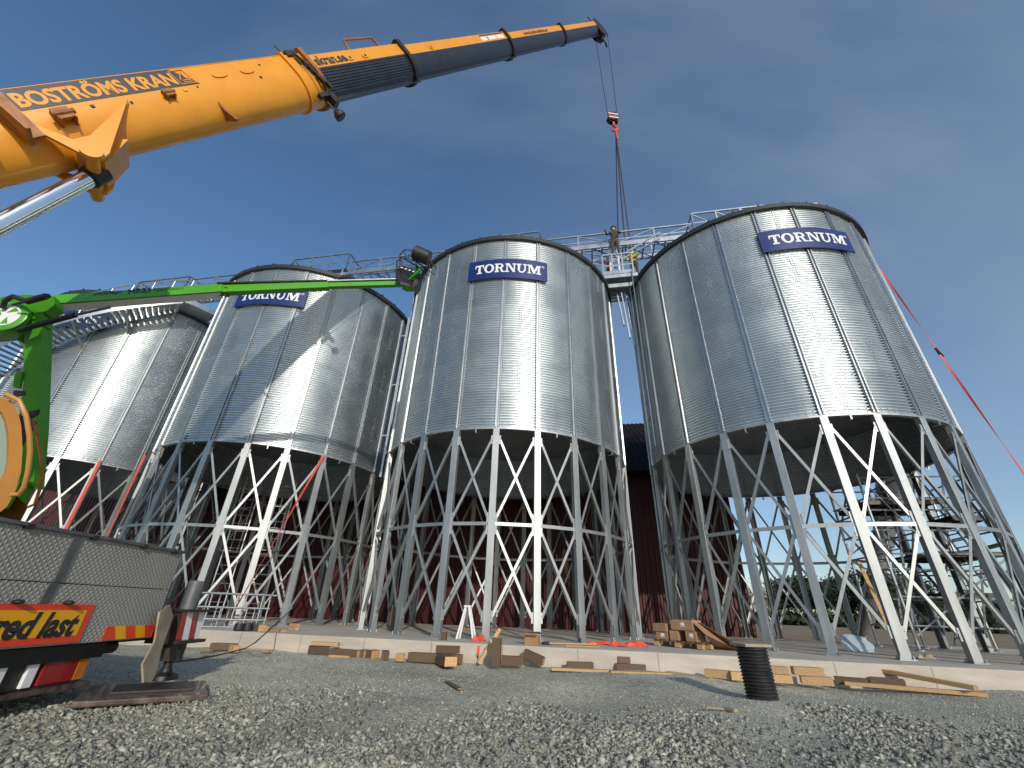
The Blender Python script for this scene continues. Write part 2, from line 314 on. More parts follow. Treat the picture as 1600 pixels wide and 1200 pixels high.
ad = n_.nodes.new('ShaderNodeMath'); ad.operation = 'MULTIPLY_ADD'; ad.inputs[1].default_value = .45; n_.links.new(ns_.outputs[0], ad.inputs[0]); sb = n_.nodes.new('ShaderNodeMath'); sb.operation = 'SUBTRACT'; sb.inputs[1].default_value = .22
n_.links.new(at_.outputs['Fac'], sb.inputs[0]); n_.links.new(sb.outputs[0], ad.inputs[2]); n_.links.new(ad.outputs[0], cr_.inputs[0]); n_.links.new(cr_.outputs[0], p_.inputs['Base Color']); p_.inputs['Roughness'].default_value = .75
bp_ = n_.nodes.new('ShaderNodeBump'); bp_.inputs['Distance'].default_value = .003; n_.links.new(ns_.outputs[0], bp_.inputs['Height']); n_.links.new(bp_.outputs[0], p_.inputs['Normal'])
M['stone'] = m
patch = lambda X, Y: .10 * np.sin(1.7 * X + .5) * np.sin(1.9 * Y + .3 * X) + .07 * np.sin(3.9 * X - 2.3 * Y)
coarse = lambda X, Y: np.clip((5.2 + .35 * np.sin(2.2 * X) + .3 * np.sin(4.1 * X + 1) - Y) / 1.3, .0, 1) * np.clip(.75 + 5 * patch(X, Y), .22, 1)
stones('crushed_stone', 125000, -6.5, 7.0, .9, 5.6, .010, .046, coarse, 3, 'coarse grey crushed stone covering the foreground yard', patch)
stones('fine_gravel', 90000, -9, 10, 2.0, 9.8, .006, .02, lambda X, Y: np.clip((9.5 - Y) / 6, .2, 1), 4, 'fine grey gravel between the coarse stones and the slab', lambda X, Y: patch(X, Y) + .2)

# concrete slab under the silos
mb = MB(); xa, xb = -34, 17.5
poly = [(xa, YF + SL * xa), (xb, YF + SL * xb), (xb + 1.6, YF + 8.3 + SL * (xb + 1.6)), (xa, YF + 8.3 + SL * xa)]
mb.prism(poly, (0, 0, 0), (1, 0, 0), (0, 1, 0), (0, 0, 1), -.3, .26)
slab = mb.build('concrete_slab', M['conc'], bevel=.018); tag(slab, kind='structure')
def slabmat():
    m = M['conc']; n = m.node_tree; l = n.links.new; p = n.nodes['Principled BSDF']; t = n.nodes['Texture Coordinate']
    sp = n.nodes.new('ShaderNodeSeparateXYZ'); l(t.outputs['Object'], sp.inputs[0])
    w1 = n.nodes.new('ShaderNodeMath'); w1.operation = 'PINGPONG'; w1.inputs[1].default_value = .62; l(sp.outputs[0], w1.inputs[0])
    lt = n.nodes.new('ShaderNodeMath'); lt.operation = 'LESS_THAN'; lt.inputs[1].default_value = .006; l(w1.outputs[0], lt.inputs[0])
    src = p.inputs['Base Color'].links[0].from_socket; mx = n.nodes.new('ShaderNodeMix'); mx.data_type = 'RGBA'; mx.inputs[7].default_value = (.13, .12, .11, 1)
    sc = n.nodes.new('ShaderNodeMath'); sc.operation = 'MULTIPLY'; sc.inputs[1].default_value = .7; l(lt.outputs[0], sc.inputs[0])
    gt = n.nodes.new('ShaderNodeMath'); gt.operation = 'LESS_THAN'; gt.inputs[1].default_value = .25; l(sp.outputs[2], gt.inputs[0]); m2 = n.nodes.new('ShaderNodeMath'); m2.operation = 'MULTIPLY'; l(sc.outputs[0], m2.inputs[0]); l(gt.outputs[0], m2.inputs[1])
    l(m2.outputs[0], mx.inputs[0]); l(src, mx.inputs[6]); l(mx.outputs[2], p.inputs['Base Color'])
slabmat()
SLZ = .26

# ---------------------------------------------------------------- the silos
RS, ZM, ZT = 3.65, 4.671 - SLZ, 11.065 - SLZ
silo = thing('grain_silo', 'tbd', 'silo', (-.0838, 13.1654, SLZ), group='galvanised grain silos in a row')
def pol(r, a, z=0.0): return Vector((r * math.cos(a), r * math.sin(a), z))
def build_shell():
    na = 23 * 8; pitch = .0761; nc = int(round((ZT - ZM) / pitch)); nz = nc * 8 + 1
    a = np.arange(na) * 2 * np.pi / na; z = ZM + (ZT - ZM) * np.arange(nz) / (nz - 1)
    r = RS + .011 * np.tile([-3.1, -1.1, .5, .95, 1, .95, .5, -1.1], nc + 1)[:nz]
    V = np.stack([np.outer(r, np.cos(a)), np.outer(r, np.sin(a)), np.outer(z, np.ones(na))], -1).reshape(-1, 3)
    i = np.arange(nz * na).reshape(nz, na); j = np.roll(i, -1, 1)
    F = np.stack([i[:-1], j[:-1], j[1:], i[1:]], -1).reshape(-1, 4)
    # rows of bolts along the sheet seams
    bv = []; bf = []
    def bolt(an, z, s=.011):
        c = pol(RS + .014, an, z); e = Vector((-math.sin(an), math.cos(an), 0)); n = pol(1, an); b = len(V) + len(bv)
        for k in range(6):
            t = k * math.pi / 3; bv.append(c + (e * math.cos(t) + Vector((0, 0, 1)) * math.sin(t)) * s)
        for k in range(6):
            t = k * math.pi / 3; bv.append(c + n * .010 + (e * math.cos(t) + Vector((0, 0, 1)) * math.sin(t)) * s * .8)
        bf.extend([(b + k, b + (k + 1) % 6, b + 6 + (k + 1) % 6, b + 6 + k) for k in range(6)]); bf.append((b + 6, b + 7, b + 8, b + 9)); bf.append((b + 6, b + 9, b + 10, b + 11))
    for tier in range(7):
        z0 = ZM + tier * .913
        for s in range(23):
            if (s + tier) % 2: continue
            am = (s + .5) * STEP
            for q in range(12):
                for da in (-.008, .008): bolt(am + da, z0 + (q + .5) * pitch)
        for s in range(23 * 7):
            if s % 7 not in (0,): bolt(s * STEP / 7, z0 + .04, .010); 
            if tier == 0 and s % 7: bolt(s * STEP / 7, z0 + .115, .010)
    V = np.concatenate([V, np.array([tuple(v) for v in bv])]); F = np.concatenate([F, np.array(bf)])
    o = npmesh('shell', V, F, M['shell'], silo, smooth=True); return o
build_shell()
# roof cone with standing ribs
mb = MB(); n = 72; prof = [(RS + .10, ZT - .02), (RS + .10, ZT + .02), (.45, ZT + 2.0), (.45, ZT + 2.2), (.0, ZT + 2.2)]
mb.lathe(prof, n)
for k in range(36):
    a = k * 2 * math.pi / 36; mb.beam(pol(RS + .09, a, ZT + .03), pol(.5, a, ZT + 2.0), .035, .05)
mb.build('roof', M['galv'], silo)
mb = MB(); mb.lathe([(RS + .02, ZT - .11), (RS + .115, ZT - .11), (RS + .115, ZT + .03), (RS + .02, ZT + .03), (RS + .02, ZT - .11)], 92)
for k in range(36):
    a = (k + .3) * 2 * math.pi / 36; e = Vector((-math.sin(a), math.cos(a), 0))
    mb.prism([(-.05, 0), (.05, 0), (.012, .10), (-.012, .10)], pol(RS + .06, a, ZT + .02), e, (0, 0, 1), pol(1, a), -.03, .03)
mb.build('roof_edge', M['rim'], silo)
# bottom ring and floor seen from below
mb = MB(); mb.lathe([(RS - .06, ZM - .035), (RS + .03, ZM - .035), (RS + .03, ZM + .012), (RS - .06, ZM + .012), (RS - .06, ZM - .035)], 92)
mb.build('bottom_ring', M['leg'], silo)
mb = MB(); ZFl = 6.22 - SLZ
mb.lathe([(RS - .012, ZFl), (2.4, ZFl + .38), (1.2, ZFl + .62), (.3, ZFl + .75), (0.01, ZFl + .75)], 46)
for k in range(23):
    a = (k + .5) * STEP; mb.beam(pol(RS - .03, a, ZFl - .005), pol(2.4, a, ZFl + .37), .03, .02)
    for q in range(14): mb.box(pol(RS - .1 - q * .085, a + .018, ZFl + .0 + q * .026), (.02, .02, .03))
mb.build('hopper_floor', M['galv_in'], silo)
# stiffener (hat profile) with bolt rows
mb = MB(); h = [(-.064, .009), (-.064, .014), (-.052, .052), (-.024, .052), (-.019, .014), (.019, .014), (.024, .052), (.052, .052), (.064, .014), (.064, .009)]
mb.prism([(p[0], p[1]) for p in h], (RS, 0, 0), (0, 1, 0), (1, 0, 0), (0, 0, 1), ZM + .014, ZT - .115)
for q in range(int((ZT - ZM - .14) / .0761)):
    for y in (-.038, .038): mb.box((RS + .056, y, ZM + .07 + q * .0761), (.014, .02, .02))
st0 = mb.build('stiffener', M['galv'], silo)
# leg: C profile, open inwards, with gussets
mb = MB(); lw, ldp, lt = .075, .115, .010
prof = [(-lw, RS + .045), (lw, RS + .045), (lw, RS + .045 - ldp), (lw - .02, RS + .045 - ldp), (lw - .02, RS + .045 - ldp + lt), (lw - lt, RS + .045 - ldp + lt), (lw - lt, RS + .045 - lt), (-lw + lt, RS + .045 - lt), (-lw + lt, RS + .045 - ldp + lt), (-lw + .02, RS + .045 - ldp + lt), (-lw + .02, RS + .045 - ldp), (-lw, RS + .045 - ldp)]
mb.prism(prof, (0, 0, 0), (0, 1, 0), (1, 0, 0), (0, 0, 1), .016, ZM - .037)
GZ = [(ZM - .42, ZM - .20), (2.425 - SLZ - .22, 2.425 - SLZ + .24), (.30, .50)]
for z0, z1 in GZ:
    for s in (-1, 1): mb.box((RS + .012, s * (lw + .022), (z0 + z1) / 2), (.007, .044, z1 - z0))
leg0 = mb.build('leg', M['leg'], silo, bevel=.003)
mb = MB(); mb.box((RS - .01, 0, .008), (.21, .24, .0155))
for x in (-.07, .07):
    for y in (-.09, .09): mb.tube([(RS - .01 + x, y, .014), (RS - .01 + x, y, .065)], .011, 6); mb.tube([(RS - .01 + x, y, .016), (RS - .01 + x, y, .032)], .02, 6)
plt0 = mb.build('base_plate', M['leg'], leg0)
# braces in one bay, angle 0 .. STEP
def bar(z0, z1, name, flip, off):
    rr = RS + .012 - off; a0 = .10 / RS; a1 = STEP - .10 / RS
    if flip: z0, z1 = z1, z0
    A = pol(rr, a0, z0); B = pol(rr, a1, z1); mid = pol(1, STEP / 2)
    mb = MB(); mb.beam(A, B, .056, .007, mid); d = (B - A).normalized(); sd_ = d.cross(mid).normalized()
    mb.beam(A - mid * .026 + sd_ * .0245, B - mid * .026 + sd_ * .0245, .007, .045, mid)
    for P in (A, B): mb.tube([P + d * (.03 if P is A else -.03), P + d * (.03 if P is A else -.03) + mid * .018], .012, 6)
    return mb.build(name, M['leg'], silo)
ZS = 2.425 - SLZ
brs = [bar(ZS + .14, ZM - .31, 'cross_brace', False, 0), bar(ZS + .14, ZM - .31, 'cross_brace', True, .012), bar(.40, ZS - .13, 'cross_brace', False, 0), bar(.40, ZS - .13, 'cross_brace', True, .012)]
mb = MB(); A = pol(RS + .022, .055 / RS, ZS); B = pol(RS + .022, STEP - .055 / RS, ZS); mb.beam(A + Vector((0, 0, .0)), B, .007, .07); mb.beam(A + Vector((0, 0, .035)) - pol(.03, STEP / 2), B + Vector((0, 0, .035)) - pol(.03, STEP / 2), .06, .007)
stt0 = mb.build('ring_strut', M['leg'], silo)
for k in range(1, 23):
    for o in [st0, leg0, stt0] + brs: c = copy_tree(o, silo); c.rotation_euler = (0, 0, k * STEP)
mb = MB()
for k in range(0, 23, 1):
    if k % 2: continue
    a = (k + .5) * STEP; mb.box(pol(RS + .02, a, ZM - .07), (.03, .03, .10), Matrix.Rotation(a, 3, 'Z')); mb.box(pol(RS - .03, a, ZM - .125), (.12, .03, .012), Matrix.Rotation(a, 3, 'Z'))
mb.build('hanger_bracket', M['leg'], silo)
# the company sign, curved round the shell
A0, A1, SZ0, SZ1 = R_(-110.9), R_(-74.3), 9.36 - SLZ, 10.09 - SLZ
mb = MB(); ns = 24; vs = []
for i in range(ns + 1):
    a = A0 + (A1 - A0) * i / ns
    for r, z in ((RS + .085, SZ0), (RS + .115, SZ0), (RS + .115, SZ1), (RS + .085, SZ1)): vs.append(pol(r, a, z))
fs = []
for i in range(ns):
    for j in range(4): fs.append((i * 4 + j, i * 4 + (j + 1) % 4, i * 4 + 4 + (j + 1) % 4, i * 4 + 4 + j))
fs += [(0, 1, 2, 3), (ns * 4 + 3, ns * 4 + 2, ns * 4 + 1, ns * 4)]
mb.add(vs, fs)
for a in np.linspace(A0, A1, 5)[[0, 1, 2, 3, 4]]:
    pass
sign = mb.build('sign', M['navy'], silo, smooth=True)
def arc(cx, cy, rx, ry, tx, ty, a0, a1, n=14):
    o = [(cx + rx * math.cos(t), cy + ry * math.sin(t)) for t in np.linspace(a0, a1, n)]; i = [(cx + (rx - tx) * math.cos(t), cy + (ry - ty) * math.sin(t)) for t in np.linspace(a0, a1, n)]
    return [[o[k], o[k + 1], i[k + 1], i[k]] for k in range(n - 1)]
P2 = math.pi / 2
def bxs(*bs): return [[(x0, y0), (x1, y0), (x1, y1), (x0, y1)] for x0, y0, x1, y1 in bs]
GL = {'T': (1.0, bxs((.38, 0, .64, .84), (.0, .84, 1.0, 1.0), (.22, 0, .38, .13), (.64, 0, .80, .13), (0, .62, .11, .84), (.89, .62, 1.0, .84))),
      'O': (1.12, arc(.56, .5, .56, .52, .27, .15, 0, 2 * math.pi, 29)),
      'R': (1.12, bxs((.12, 0, .38, 1), (0, 0, .12, .13), (.38, 0, .5, .13), (0, .87, .12, 1), (.38, .87, .62, 1), (.38, .44, .62, .57)) + arc(.62, .72, .36, .28, .25, .13, -P2, P2) + [[(.58, .44), (.80, .44), (1.02, .0), (.76, 0)]] + bxs((1.0, 0, 1.14, .13))),
      'N': (1.2, bxs((.13, 0, .27, 1), (0, 0, .13, .13), (.27, 0, .42, .13), (0, .87, .13, 1), (.93, 0, 1.07, 1), (.78, .87, .93, 1), (1.07, .87, 1.2, 1)) + [[(.27, 1), (.44, 1), (.93, .28), (.93, 0), (.84, 0), (.27, .82)]]),
      'U': (1.16, bxs((.12, .38, .38, 1), (0, .87, .12, 1), (.38, .87, .52, 1), (.86, .38, 1.0, 1), (.70, .87, .86, 1), (1.0, .87, 1.16, 1)) + arc(.56, .38, .44, .40, .2, .14, math.pi, 2 * math.pi)),
      'M': (1.5, bxs((.12, 0, .26, .87), (0, 0, .12, .13), (.26, 0, .40, .13), (0, .87, .26, 1), (1.12, 0, 1.38, .87), (1.0, 0, 1.12, .13), (1.38, 0, 1.5, .13), (1.24, .87, 1.5, 1)) + [[(.26, 1), (.46, 1), (.82, .34), (.72, 0), (.64, 0), (.26, .80)], [(1.24, 1), (1.04, 1), (.70, .30), (.73, 0), (.80, 0), (1.12, .70), (1.24, .8)]])}
mb = MB(); cur = 0; word = 'TORNUM'; tot = sum(GL[c][0] for c in word) + .06 * 5
aL, aR, zL0, zL1 = A0 + (A1 - A0) * .09, A0 + (A1 - A0) * .915, SZ0 + (SZ1 - SZ0) * .28, SZ0 + (SZ1 - SZ0) * .74; q = 0
def addpoly(poly, lvl):
    # densify by splitting along x is unnecessary at this size
    n = len(poly); r0 = RS + .1155; r1 = RS + .122 + lvl * .00025
    f = lambda p, r: pol(r, aL + (aR - aL) * p[0], zL0 + (zL1 - zL0) * p[1])
    mb.add([f(p, r0) for p in poly] + [f(p, r1) for p in poly], [tuple(range(n, 2 * n))] + [(i, (i + 1) % n, n + (i + 1) % n, n + i) for i in range(n)])
for ch in word:
    wd, polys = GL[ch]
    for p in polys: q += 1; addpoly([((cur + x) / tot, y) for x, y in p], q % 24)
    cur += wd + .06
for p in arc(1.035, .98, .022, .11, .007, .035, 0, 2 * math.pi, 12): addpoly(p, 2)
for p in bxs((1.030, .92, 1.033, 1.04), (1.034, 1.01, 1.04, 1.04)): addpoly(p, 4)
mb.build('sign_lettering', M['white'], sign, recalc=True)
# service ladder rail and cable duct on the gap side
mb = MB()
for a in (R_(180 + 6), R_(180 + 1)): mb.tube([pol(RS + .17, a, ZM + .3), pol(RS + .17, a, ZT + .5)], .02, 6)
for q in range(24): mb.tube([pol(RS + .17, R_(186), ZM + .4 + q * .27), pol(RS + .17, R_(181), ZM + .4 + q * .27)], .012, 5)
mb.build('ladder', M['galv'], silo)
spos = [(7.8995, 11.6238), (-.0838, 13.1654), (-8.0004, 14.8188), (-16.185, 16.573)]
labs = ['galvanised silo farthest right, whole navy sign high on it, stair tower behind its legs', 'galvanised silo in the middle with its whole navy sign facing the yard', 'galvanised silo whose navy sign is partly covered by the green lift boom', 'leftmost galvanised silo with a spiral stair curving round its shell']
silos = []
for i, p in enumerate(spos):
    o = silo if i == 1 else copy_tree(silo); o.location = (p[0], p[1], SLZ); o['label'] = labs[i]; silos.append(o)

# ---------------------------------------------------------------- barn behind the silos
DV = Vector((7.9833, -1.5416, 0)).normalized(); NV = Vector((-DV.y, DV.x, 0))      # along the row / away from the yard
S3c = Vector((-.0838, 13.1654, 0))
def row(s, t, z=0.0): return S3c + DV * s + NV * t + Vector((0, 0, z))
d_ = ray(1184, 997); tt = (NV.dot(S3c) + 4.25) / NV.dot(d_); crn = CP + d_ * tt; sC = (crn - S3c).dot(DV)
barn = thing('barn', 'dark red corrugated steel barn standing behind the silos', 'barn', row(sC - 20, 4.25, 0))
def rb(s, t, z): return row(s, 4.25 + t, z) - barn.location
EV, RG, DEP = 5.75, 12.4, 22.0
mb = MB(); pts = []; s = sC - 50.0; k = 0
while s < sC:     # trapezoidal sheet profile
    pts += [(s, 0), (s + .07, 0), (s + .10, -.04), (s + .17, -.04), (s + .20, 0)]; s += .2
vs = []; fs = []
for s, t in pts: vs += [rb(s, t, .0), rb(s, t, EV)]
for i in range(len(pts) - 1): fs.append((2 * i, 2 * i + 2, 2 * i + 3, 2 * i + 1))
mb.add(vs, fs)
mb.prism([(0, 0), (DEP, 0), (DEP, EV), (DEP / 2, RG), (0, EV)], rb(sC, 0, 0), NV, (0, 0, 1), DV, -.25, 0)
mb.prism([(0, 0), (DEP, 0), (DEP, EV), (DEP / 2, RG), (0, EV)], rb(sC - 50, 0, 0), NV, (0, 0, 1), DV, 0, .25)
mb.build('wall', M['barn'], barn)
mb = MB(); fs = []; vs = []; s = sC - 50.3; pts = []
while s < sC + .3: pts += [(s, 0), (s + .10, 0), (s + .14, .045), (s + .2, .045), (s + .24, 0)]; s += .28
for s, u in pts: vs += [rb(s, -.35, EV - .03 + u), rb(s, DEP / 2, RG + .08 + u), rb(s, DEP + .35, EV - .03 + u)]
for i in range(len(pts) - 1):
    for j in (0, 1): fs.append((3 * i + j, 3 * i + 3 + j, 3 * i + 4 + j, 3 * i + 1 + j))
mb.add(vs, fs); mb.build('roof', M['barnroof'], barn)
mb = MB(); mb.beam(rb(sC - 50.3, -.40, EV - .06), rb(sC + .3, -.40, EV - .06), .13, .12); mb.build('gutter', M['barnroof'], barn)

# ---------------------------------------------------------------- walkway over the silo tops
def railing(root, P, Q, zb, zt, name='railing', posts=1.35, diag=True, w_=.045, upflip=False, kick=True):
    P = Vector(P); Q = Vector(Q); L_ = (Q - P).length; n = max(1, int(round(L_ / posts))); mb = MB(); U = Vector((0, 0, 1))
    mb.beam(P + U * zt, Q + U * zt, w_ * 1.3, w_ * 1.1); mb.beam(P + U * (zb + (zt - zb) * .42), Q + U * (zb + (zt - zb) * .42), .012, .05)
    if kick: mb.beam(P + U * (zb + .04), Q + U * (zb + .04), .02, .15)
    for i in range(n + 1):
        c = P + (Q - P) * i / n; mb.beam(c + U * (zb - .05), c + U * (zt - .025), w_, w_, Q - P)
        if diag and i < n:
            c2 = P + (Q - P) * (i + 1) / n; a, b = (c, c2) if upflip else (c2, c)
            mb.beam(a + U * (zt - .03), b + U * (zb + .05), .035, .035)
    return mb.build(name, M['galv'], root)
walk = thing('rooftop_walkway', 'long galvanised truss walkway with railings linking the silo tops', 'walkway', row(0, 0, 13.7))
def rw(s, t, z=0.0): return row(s, t, z) - walk.location
for (s0, s1) in ((-16.6, -7.2), (-7.2, 1.2), (1.2, 7.25), (7.25, 9.8)):
    pass
for s0, s1, fl in ((-15.6, -10.3, 0), (-7.3, -1.55, 1), (1.15, 4.2, 0), (4.2, 7.05, 1)):
    for t in (-.42, .42): railing(walk, rw(s0, t), rw(s1, t), 13.62, 14.26, upflip=not fl)
for s0, s1, zz in ((-18.6, -15.7, 14.4), (-10.25, -7.45, 14.72), (-1.5, 1.1, 14.72), (7.1, 9.75, 14.72), (10.9, 11.5, 14.5)):
    for t in (-.5, .5): railing(walk, rw(s0, t), rw(s1, t), 13.85, zz, upflip=True, posts=.95, kick=False)
    for s in (s0, s1): railing(walk, rw(s, -.5), rw(s, .5), 13.85, zz, diag=False, posts=1.5, kick=False)
mb = MB()
for t in (-.42, .42): mb.beam(rw(-18.5, t, 13.57), rw(11.5, t, 13.57), .06, .14)
for i in range(75): mb.beam(rw(-18.4 + i * .4, -.42, 13.57), rw(-18.4 + i * .4, .42, 13.57), .05, .06)
for i in range(25): mb.beam(rw(-18.4 + i * 1.2, -.4, 13.54), rw(-17.2 + i * 1.2, .4, 13.54), .04, .04)
mb.build('deck_frame', M['galv'], walk)
mb = MB()
for s in (-18.4, -15.8, -10, -7.6, -1.4, 1.0, 7.2, 9.6):
    for t in (-.46, .46): mb.beam(rw(s, t, 12.4), rw(s, t, 13.8), .06, .06)
    mb.beam(rw(s, -.5, 13.8), rw(s, .5, 13.8), .06, .08)
mb.build('support_post', M['galv'], walk)
for s0, s1 in ((-18.6, -15.7), (-10.25, -7.45), (-1.5, 1.1), (7.1, 9.75)): mb = MB(); mb.box(rw((s0 + s1) / 2, 0, 13.83), (s1 - s0, 1.0, .04), Matrix.Rotation(math.atan2(DV.y, DV.x), 3, 'Z')); mb.build('platform_floor', M['galv'], walk)

# landing platform in the gap between the middle and right silos
gp = row(4.05, -.55, 0); gap = thing('landing_platform', 'small white railed platform hung in the gap between the two right silos', 'platform', gp + Vector((0, 0, 11.3)))
def rg(s, t, z): return row(4.05 + s, -.55 + t, z) - gap.location
RZ = Matrix.Rotation(math.atan2(DV.y, DV.x), 3, 'Z')
mb = MB(); mb.box(rg(0, 0, 11.48), (1.25, 1.0, .05), RZ)
for t in (-.5, .5): mb.beam(rg(-.63, t, 11.40), rg(.63, t, 11.40), .05, .14)
for s in (-.4, 0, .4): mb.beam(rg(s, -.5, 11.42), rg(s, .5, 11.42), .05, .08)
mb.build('floor', M['galv'], gap)
mb = MB()
for t, z in ((-.30, 11.12), (.35, 11.05)): mb.beam(rg(-.78, t, z), rg(.78, t, z), .10, .16)
mb.build('support_beam', M['galv'], gap)
railing(gap, rg(-.55, -.5, 0), rg(.5, -.5, 0), 11.55, 12.45, posts=.42, diag=False, w_=.05)
railing(gap, rg(-.55, .5, 0), rg(.5, .5, 0), 11.55, 12.45, posts=.6, diag=False, w_=.05)
mb = MB()
for s in (-.22, .10): mb.beam(rg(s, .1, 11.5), rg(s + .05, .3, 14.1), .06, .09)
for q in range(9): mb.beam(rg(-.22, .1 + q * .022, 11.7 + q * .27), rg(.12, .1 + q * .022, 11.7 + q * .27), .03, .03)
mb.build('ladder', M['white'], gap)
mb = MB()
for i, (s, t, z0, z1) in enumerate(((-.10, .0, 9.6, 11.0), (.04, -.08, 9.0, 11.0), (.17, -.03, 8.7, 11.05), (.28, .05, 8.8, 10.9))): mb.beam(rg(s, t, z1), rg(s + .12, t, z0), .10, .04, DV)
mb.build('hanging_channel', M['galv'], gap)
for dt in (0, .30): mb = MB(); mb.beam(rg(.3, -.2 + dt, 12.75), rg(1.7, -.3 + dt, 13.55), .03, .07); mb.build('tie_brace', M['galv'], gap)
mb = MB(); mb.beam(rg(-.6, .1, 12.6), rg(-2.0, .2, 13.1), .04, .06); mb.build('tie_brace', M['galv'], gap)
for i, (xx, yy, lb) in enumerate(((918, 0, 0),)): pass

# channels and duct between the two middle silos
duct = thing('cable_duct', 'bright bundle of galvanised ducts in the gap left of the middle silo', 'duct', row(-4.05, -.2, 4.5))
mb = MB()
for s, t in ((-.12, 0), (.02, .05), (.14, -.04)): mb.beam(row(-4.05 + s, -.2 + t, 4.5) - duct.location, row(-4.05 + s, -.2 + t, 11.0) - duct.location, .10, .07)
mb.build('channel', M['galv'], duct)
mb = MB()
for z in (6, 8, 10.2): mb.beam(row(-4.4, -.12, z) - duct.location, row(-3.7, -.12, z) - duct.location, .04, .05)
mb.build('cross_bar', M['galv'], duct)

# spiral stair round the leftmost silo
cS = Vector((-16.185, 16.573, 0)); st = thing('spiral_stair', 'galvanised spiral stair with plate stringers curving round the leftmost silo', 'stair', (cS.x, cS.y, 5.0))
ri, ro, th0, th1, z0_, z1_ = 3.82, 4.62, R_(-172), R_(-46), 3.85, 10.95
def stz(a): return z0_ + (z1_ - z0_) * (a - th0) / (th1 - th0) - 5.0
for nm, rr in (('outer_stringer', ro), ('inner_stringer', ri)):
    mb = MB(); n = 60; vs = []
    for i in range(n + 1):
        a = th0 + (th1 - th0) * i / n
        for r, dz in ((rr, -.02), (rr + .012, -.02), (rr + .012, .28), (rr, .28)): vs.append(pol(r, a, stz(a) + dz))
    mb.add(vs, [(i * 4 + j, i * 4 + (j + 1) % 4, i * 4 + 4 + (j + 1) % 4, i * 4 + 4 + j) for i in range(n) for j in range(4)]); mb.build(nm, M['galv'], st, smooth=True)
nst = 62
for i in range(nst):
    a = th0 + (th1 - th0) * (i + .5) / nst; mb = MB(); z = stz(a) + .12
    mb.box(pol((ri + ro) / 2, a, z), (ro - ri - .01, .15, .03), Matrix.Rotation(a, 3, 'Z')); mb.build('tread', M['galv'], st)
mb = MB(); pr_ = [pol(ro + .02, th0 + (th1 - th0) * i / 40, stz(th0 + (th1 - th0) * i / 40) + 1.15) for i in range(41)]; mb.tube(pr_, .02, 6); mb.tube([p - Vector((0, 0, .45)) for p in pr_], .012, 6)
for i in range(0, 41, 2): mb.tube([pr_[i] - Vector((0, 0, 1.0)), pr_[i]], .016, 6)
mb.build('handrail', M['galv'], st)
mb = MB(); n = 10; vs = []
for i in range(n + 1):
    a = th1 + R_(15) * i / n
    for r, z in ((ri, 5.98), (ro, 5.98), (ro, 6.2), (ro - .02, 6.2), (ro - .02, 6.02), (ri, 6.02)): vs.append(pol(r, a, z + .05))
mb.add(vs, [(i * 6 + j, i * 6 + (j + 1) % 6, i * 6 + 6 + (j + 1) % 6, i * 6 + 6 + j) for i in range(n) for j in range(6)]); mb.build('landing', M['galv'], st)
for i in range(9):
    a = (round(th0 / STEP) + 1 + i) * STEP
    if a > th1: break
    mb = MB(); mb.beam(pol(RS + .05, a, stz(a) - .55), pol(ro, a, stz(a) - .04), .05, .05); mb.beam(pol(RS + .05, a, stz(a) + .0), pol(ro, a, stz(a) - .0), .05, .05); mb.build('bracket', M['leg'], st)

# slanted discharge chute under the right silo
chute = thing('discharge_chute', 'slanting grey discharge chute dropping to the slab under the right silo', 'chute', atz(1350, 1001, SLZ))
top_ = atY(1408, 690, 12.4) - chute.location
mb = MB(); b0 = Vector((0, 0, .02)); ax = (top_ - b0)
P_ = [b0 + ax * t for t in (0, .25, .5, .62, 1.0)]; mb.tube(P_, .2, 18, radii=[.16, .24, .27, .30, .62]); mb.build('pipe', M['galv_in'], chute, smooth=True)
mb = MB()
for t, r in ((.25, .28), (.5, .31), (.62, .34)): mb.tube([b0 + ax * t, b0 + ax * (t + .012)], r, 18)
mb.build('flange', M['leg'], chute)

# scaffold stair tower behind the right silo
F1, F2, F3, F4 = atz(1443, 1018, SLZ), atz(1560, 1033, SLZ), atz(1497, 1013, SLZ), None
tw = thing('stair_tower', 'dark scaffold stair tower with platforms behind the right silo legs', 'scaffold', (9.9, 10.9, SLZ))
e1 = DV.copy(); e2 = NV.copy()
def rt(s, t, z): return e1 * s + e2 * t + Vector((0, 0, z))
W1, W2, H = 2.6, 1.6, 4.05
mb = MB()
mbp = []
for s in (-.55, .5, W1 - .55):
    for t in (0, W2):
        mb2 = MB(); mb2.tube([rt(s, t, .06), rt(s, t, H)], .032, 8); mb2.lathe([(0.001, 0), (.09, 0), (.09, .03), (.03, .05), (.03, .16)], 10, Matrix.Translation(rt(s, t, 0))); mb2.build('post', M['galv'], tw)
for z in (.5, 1.1, 1.7, 2.05, 2.6, 3.1, 3.4, H - .1):
    mb2 = MB()
    for t in (0, W2): mb2.tube([rt(-.6, t, z), rt(W1 - .45, t, z)], .022, 6)
    for s in (-.55, .5, W1 - .55): mb2.tube([rt(s, 0, z), rt(s, W2, z)], .022, 6)
    mb2.build('ledger', M['leg'], tw)
for i, (s0, z0, s1, z1, t) in enumerate(((-.5, .3, W1 - .6, 2.0, 0), (-.5, 2.0, W1 - .6, .4, W2), (-.5, 2.2, W1 - .6, 3.9, W2), (-.5, 3.9, .5, 2.2, 0))):
    mb2 = MB(); mb2.tube([rt(s0, t, z0), rt(s1, t, z1)], .02, 6); mb2.build('diagonal_tube', M['leg'], tw)
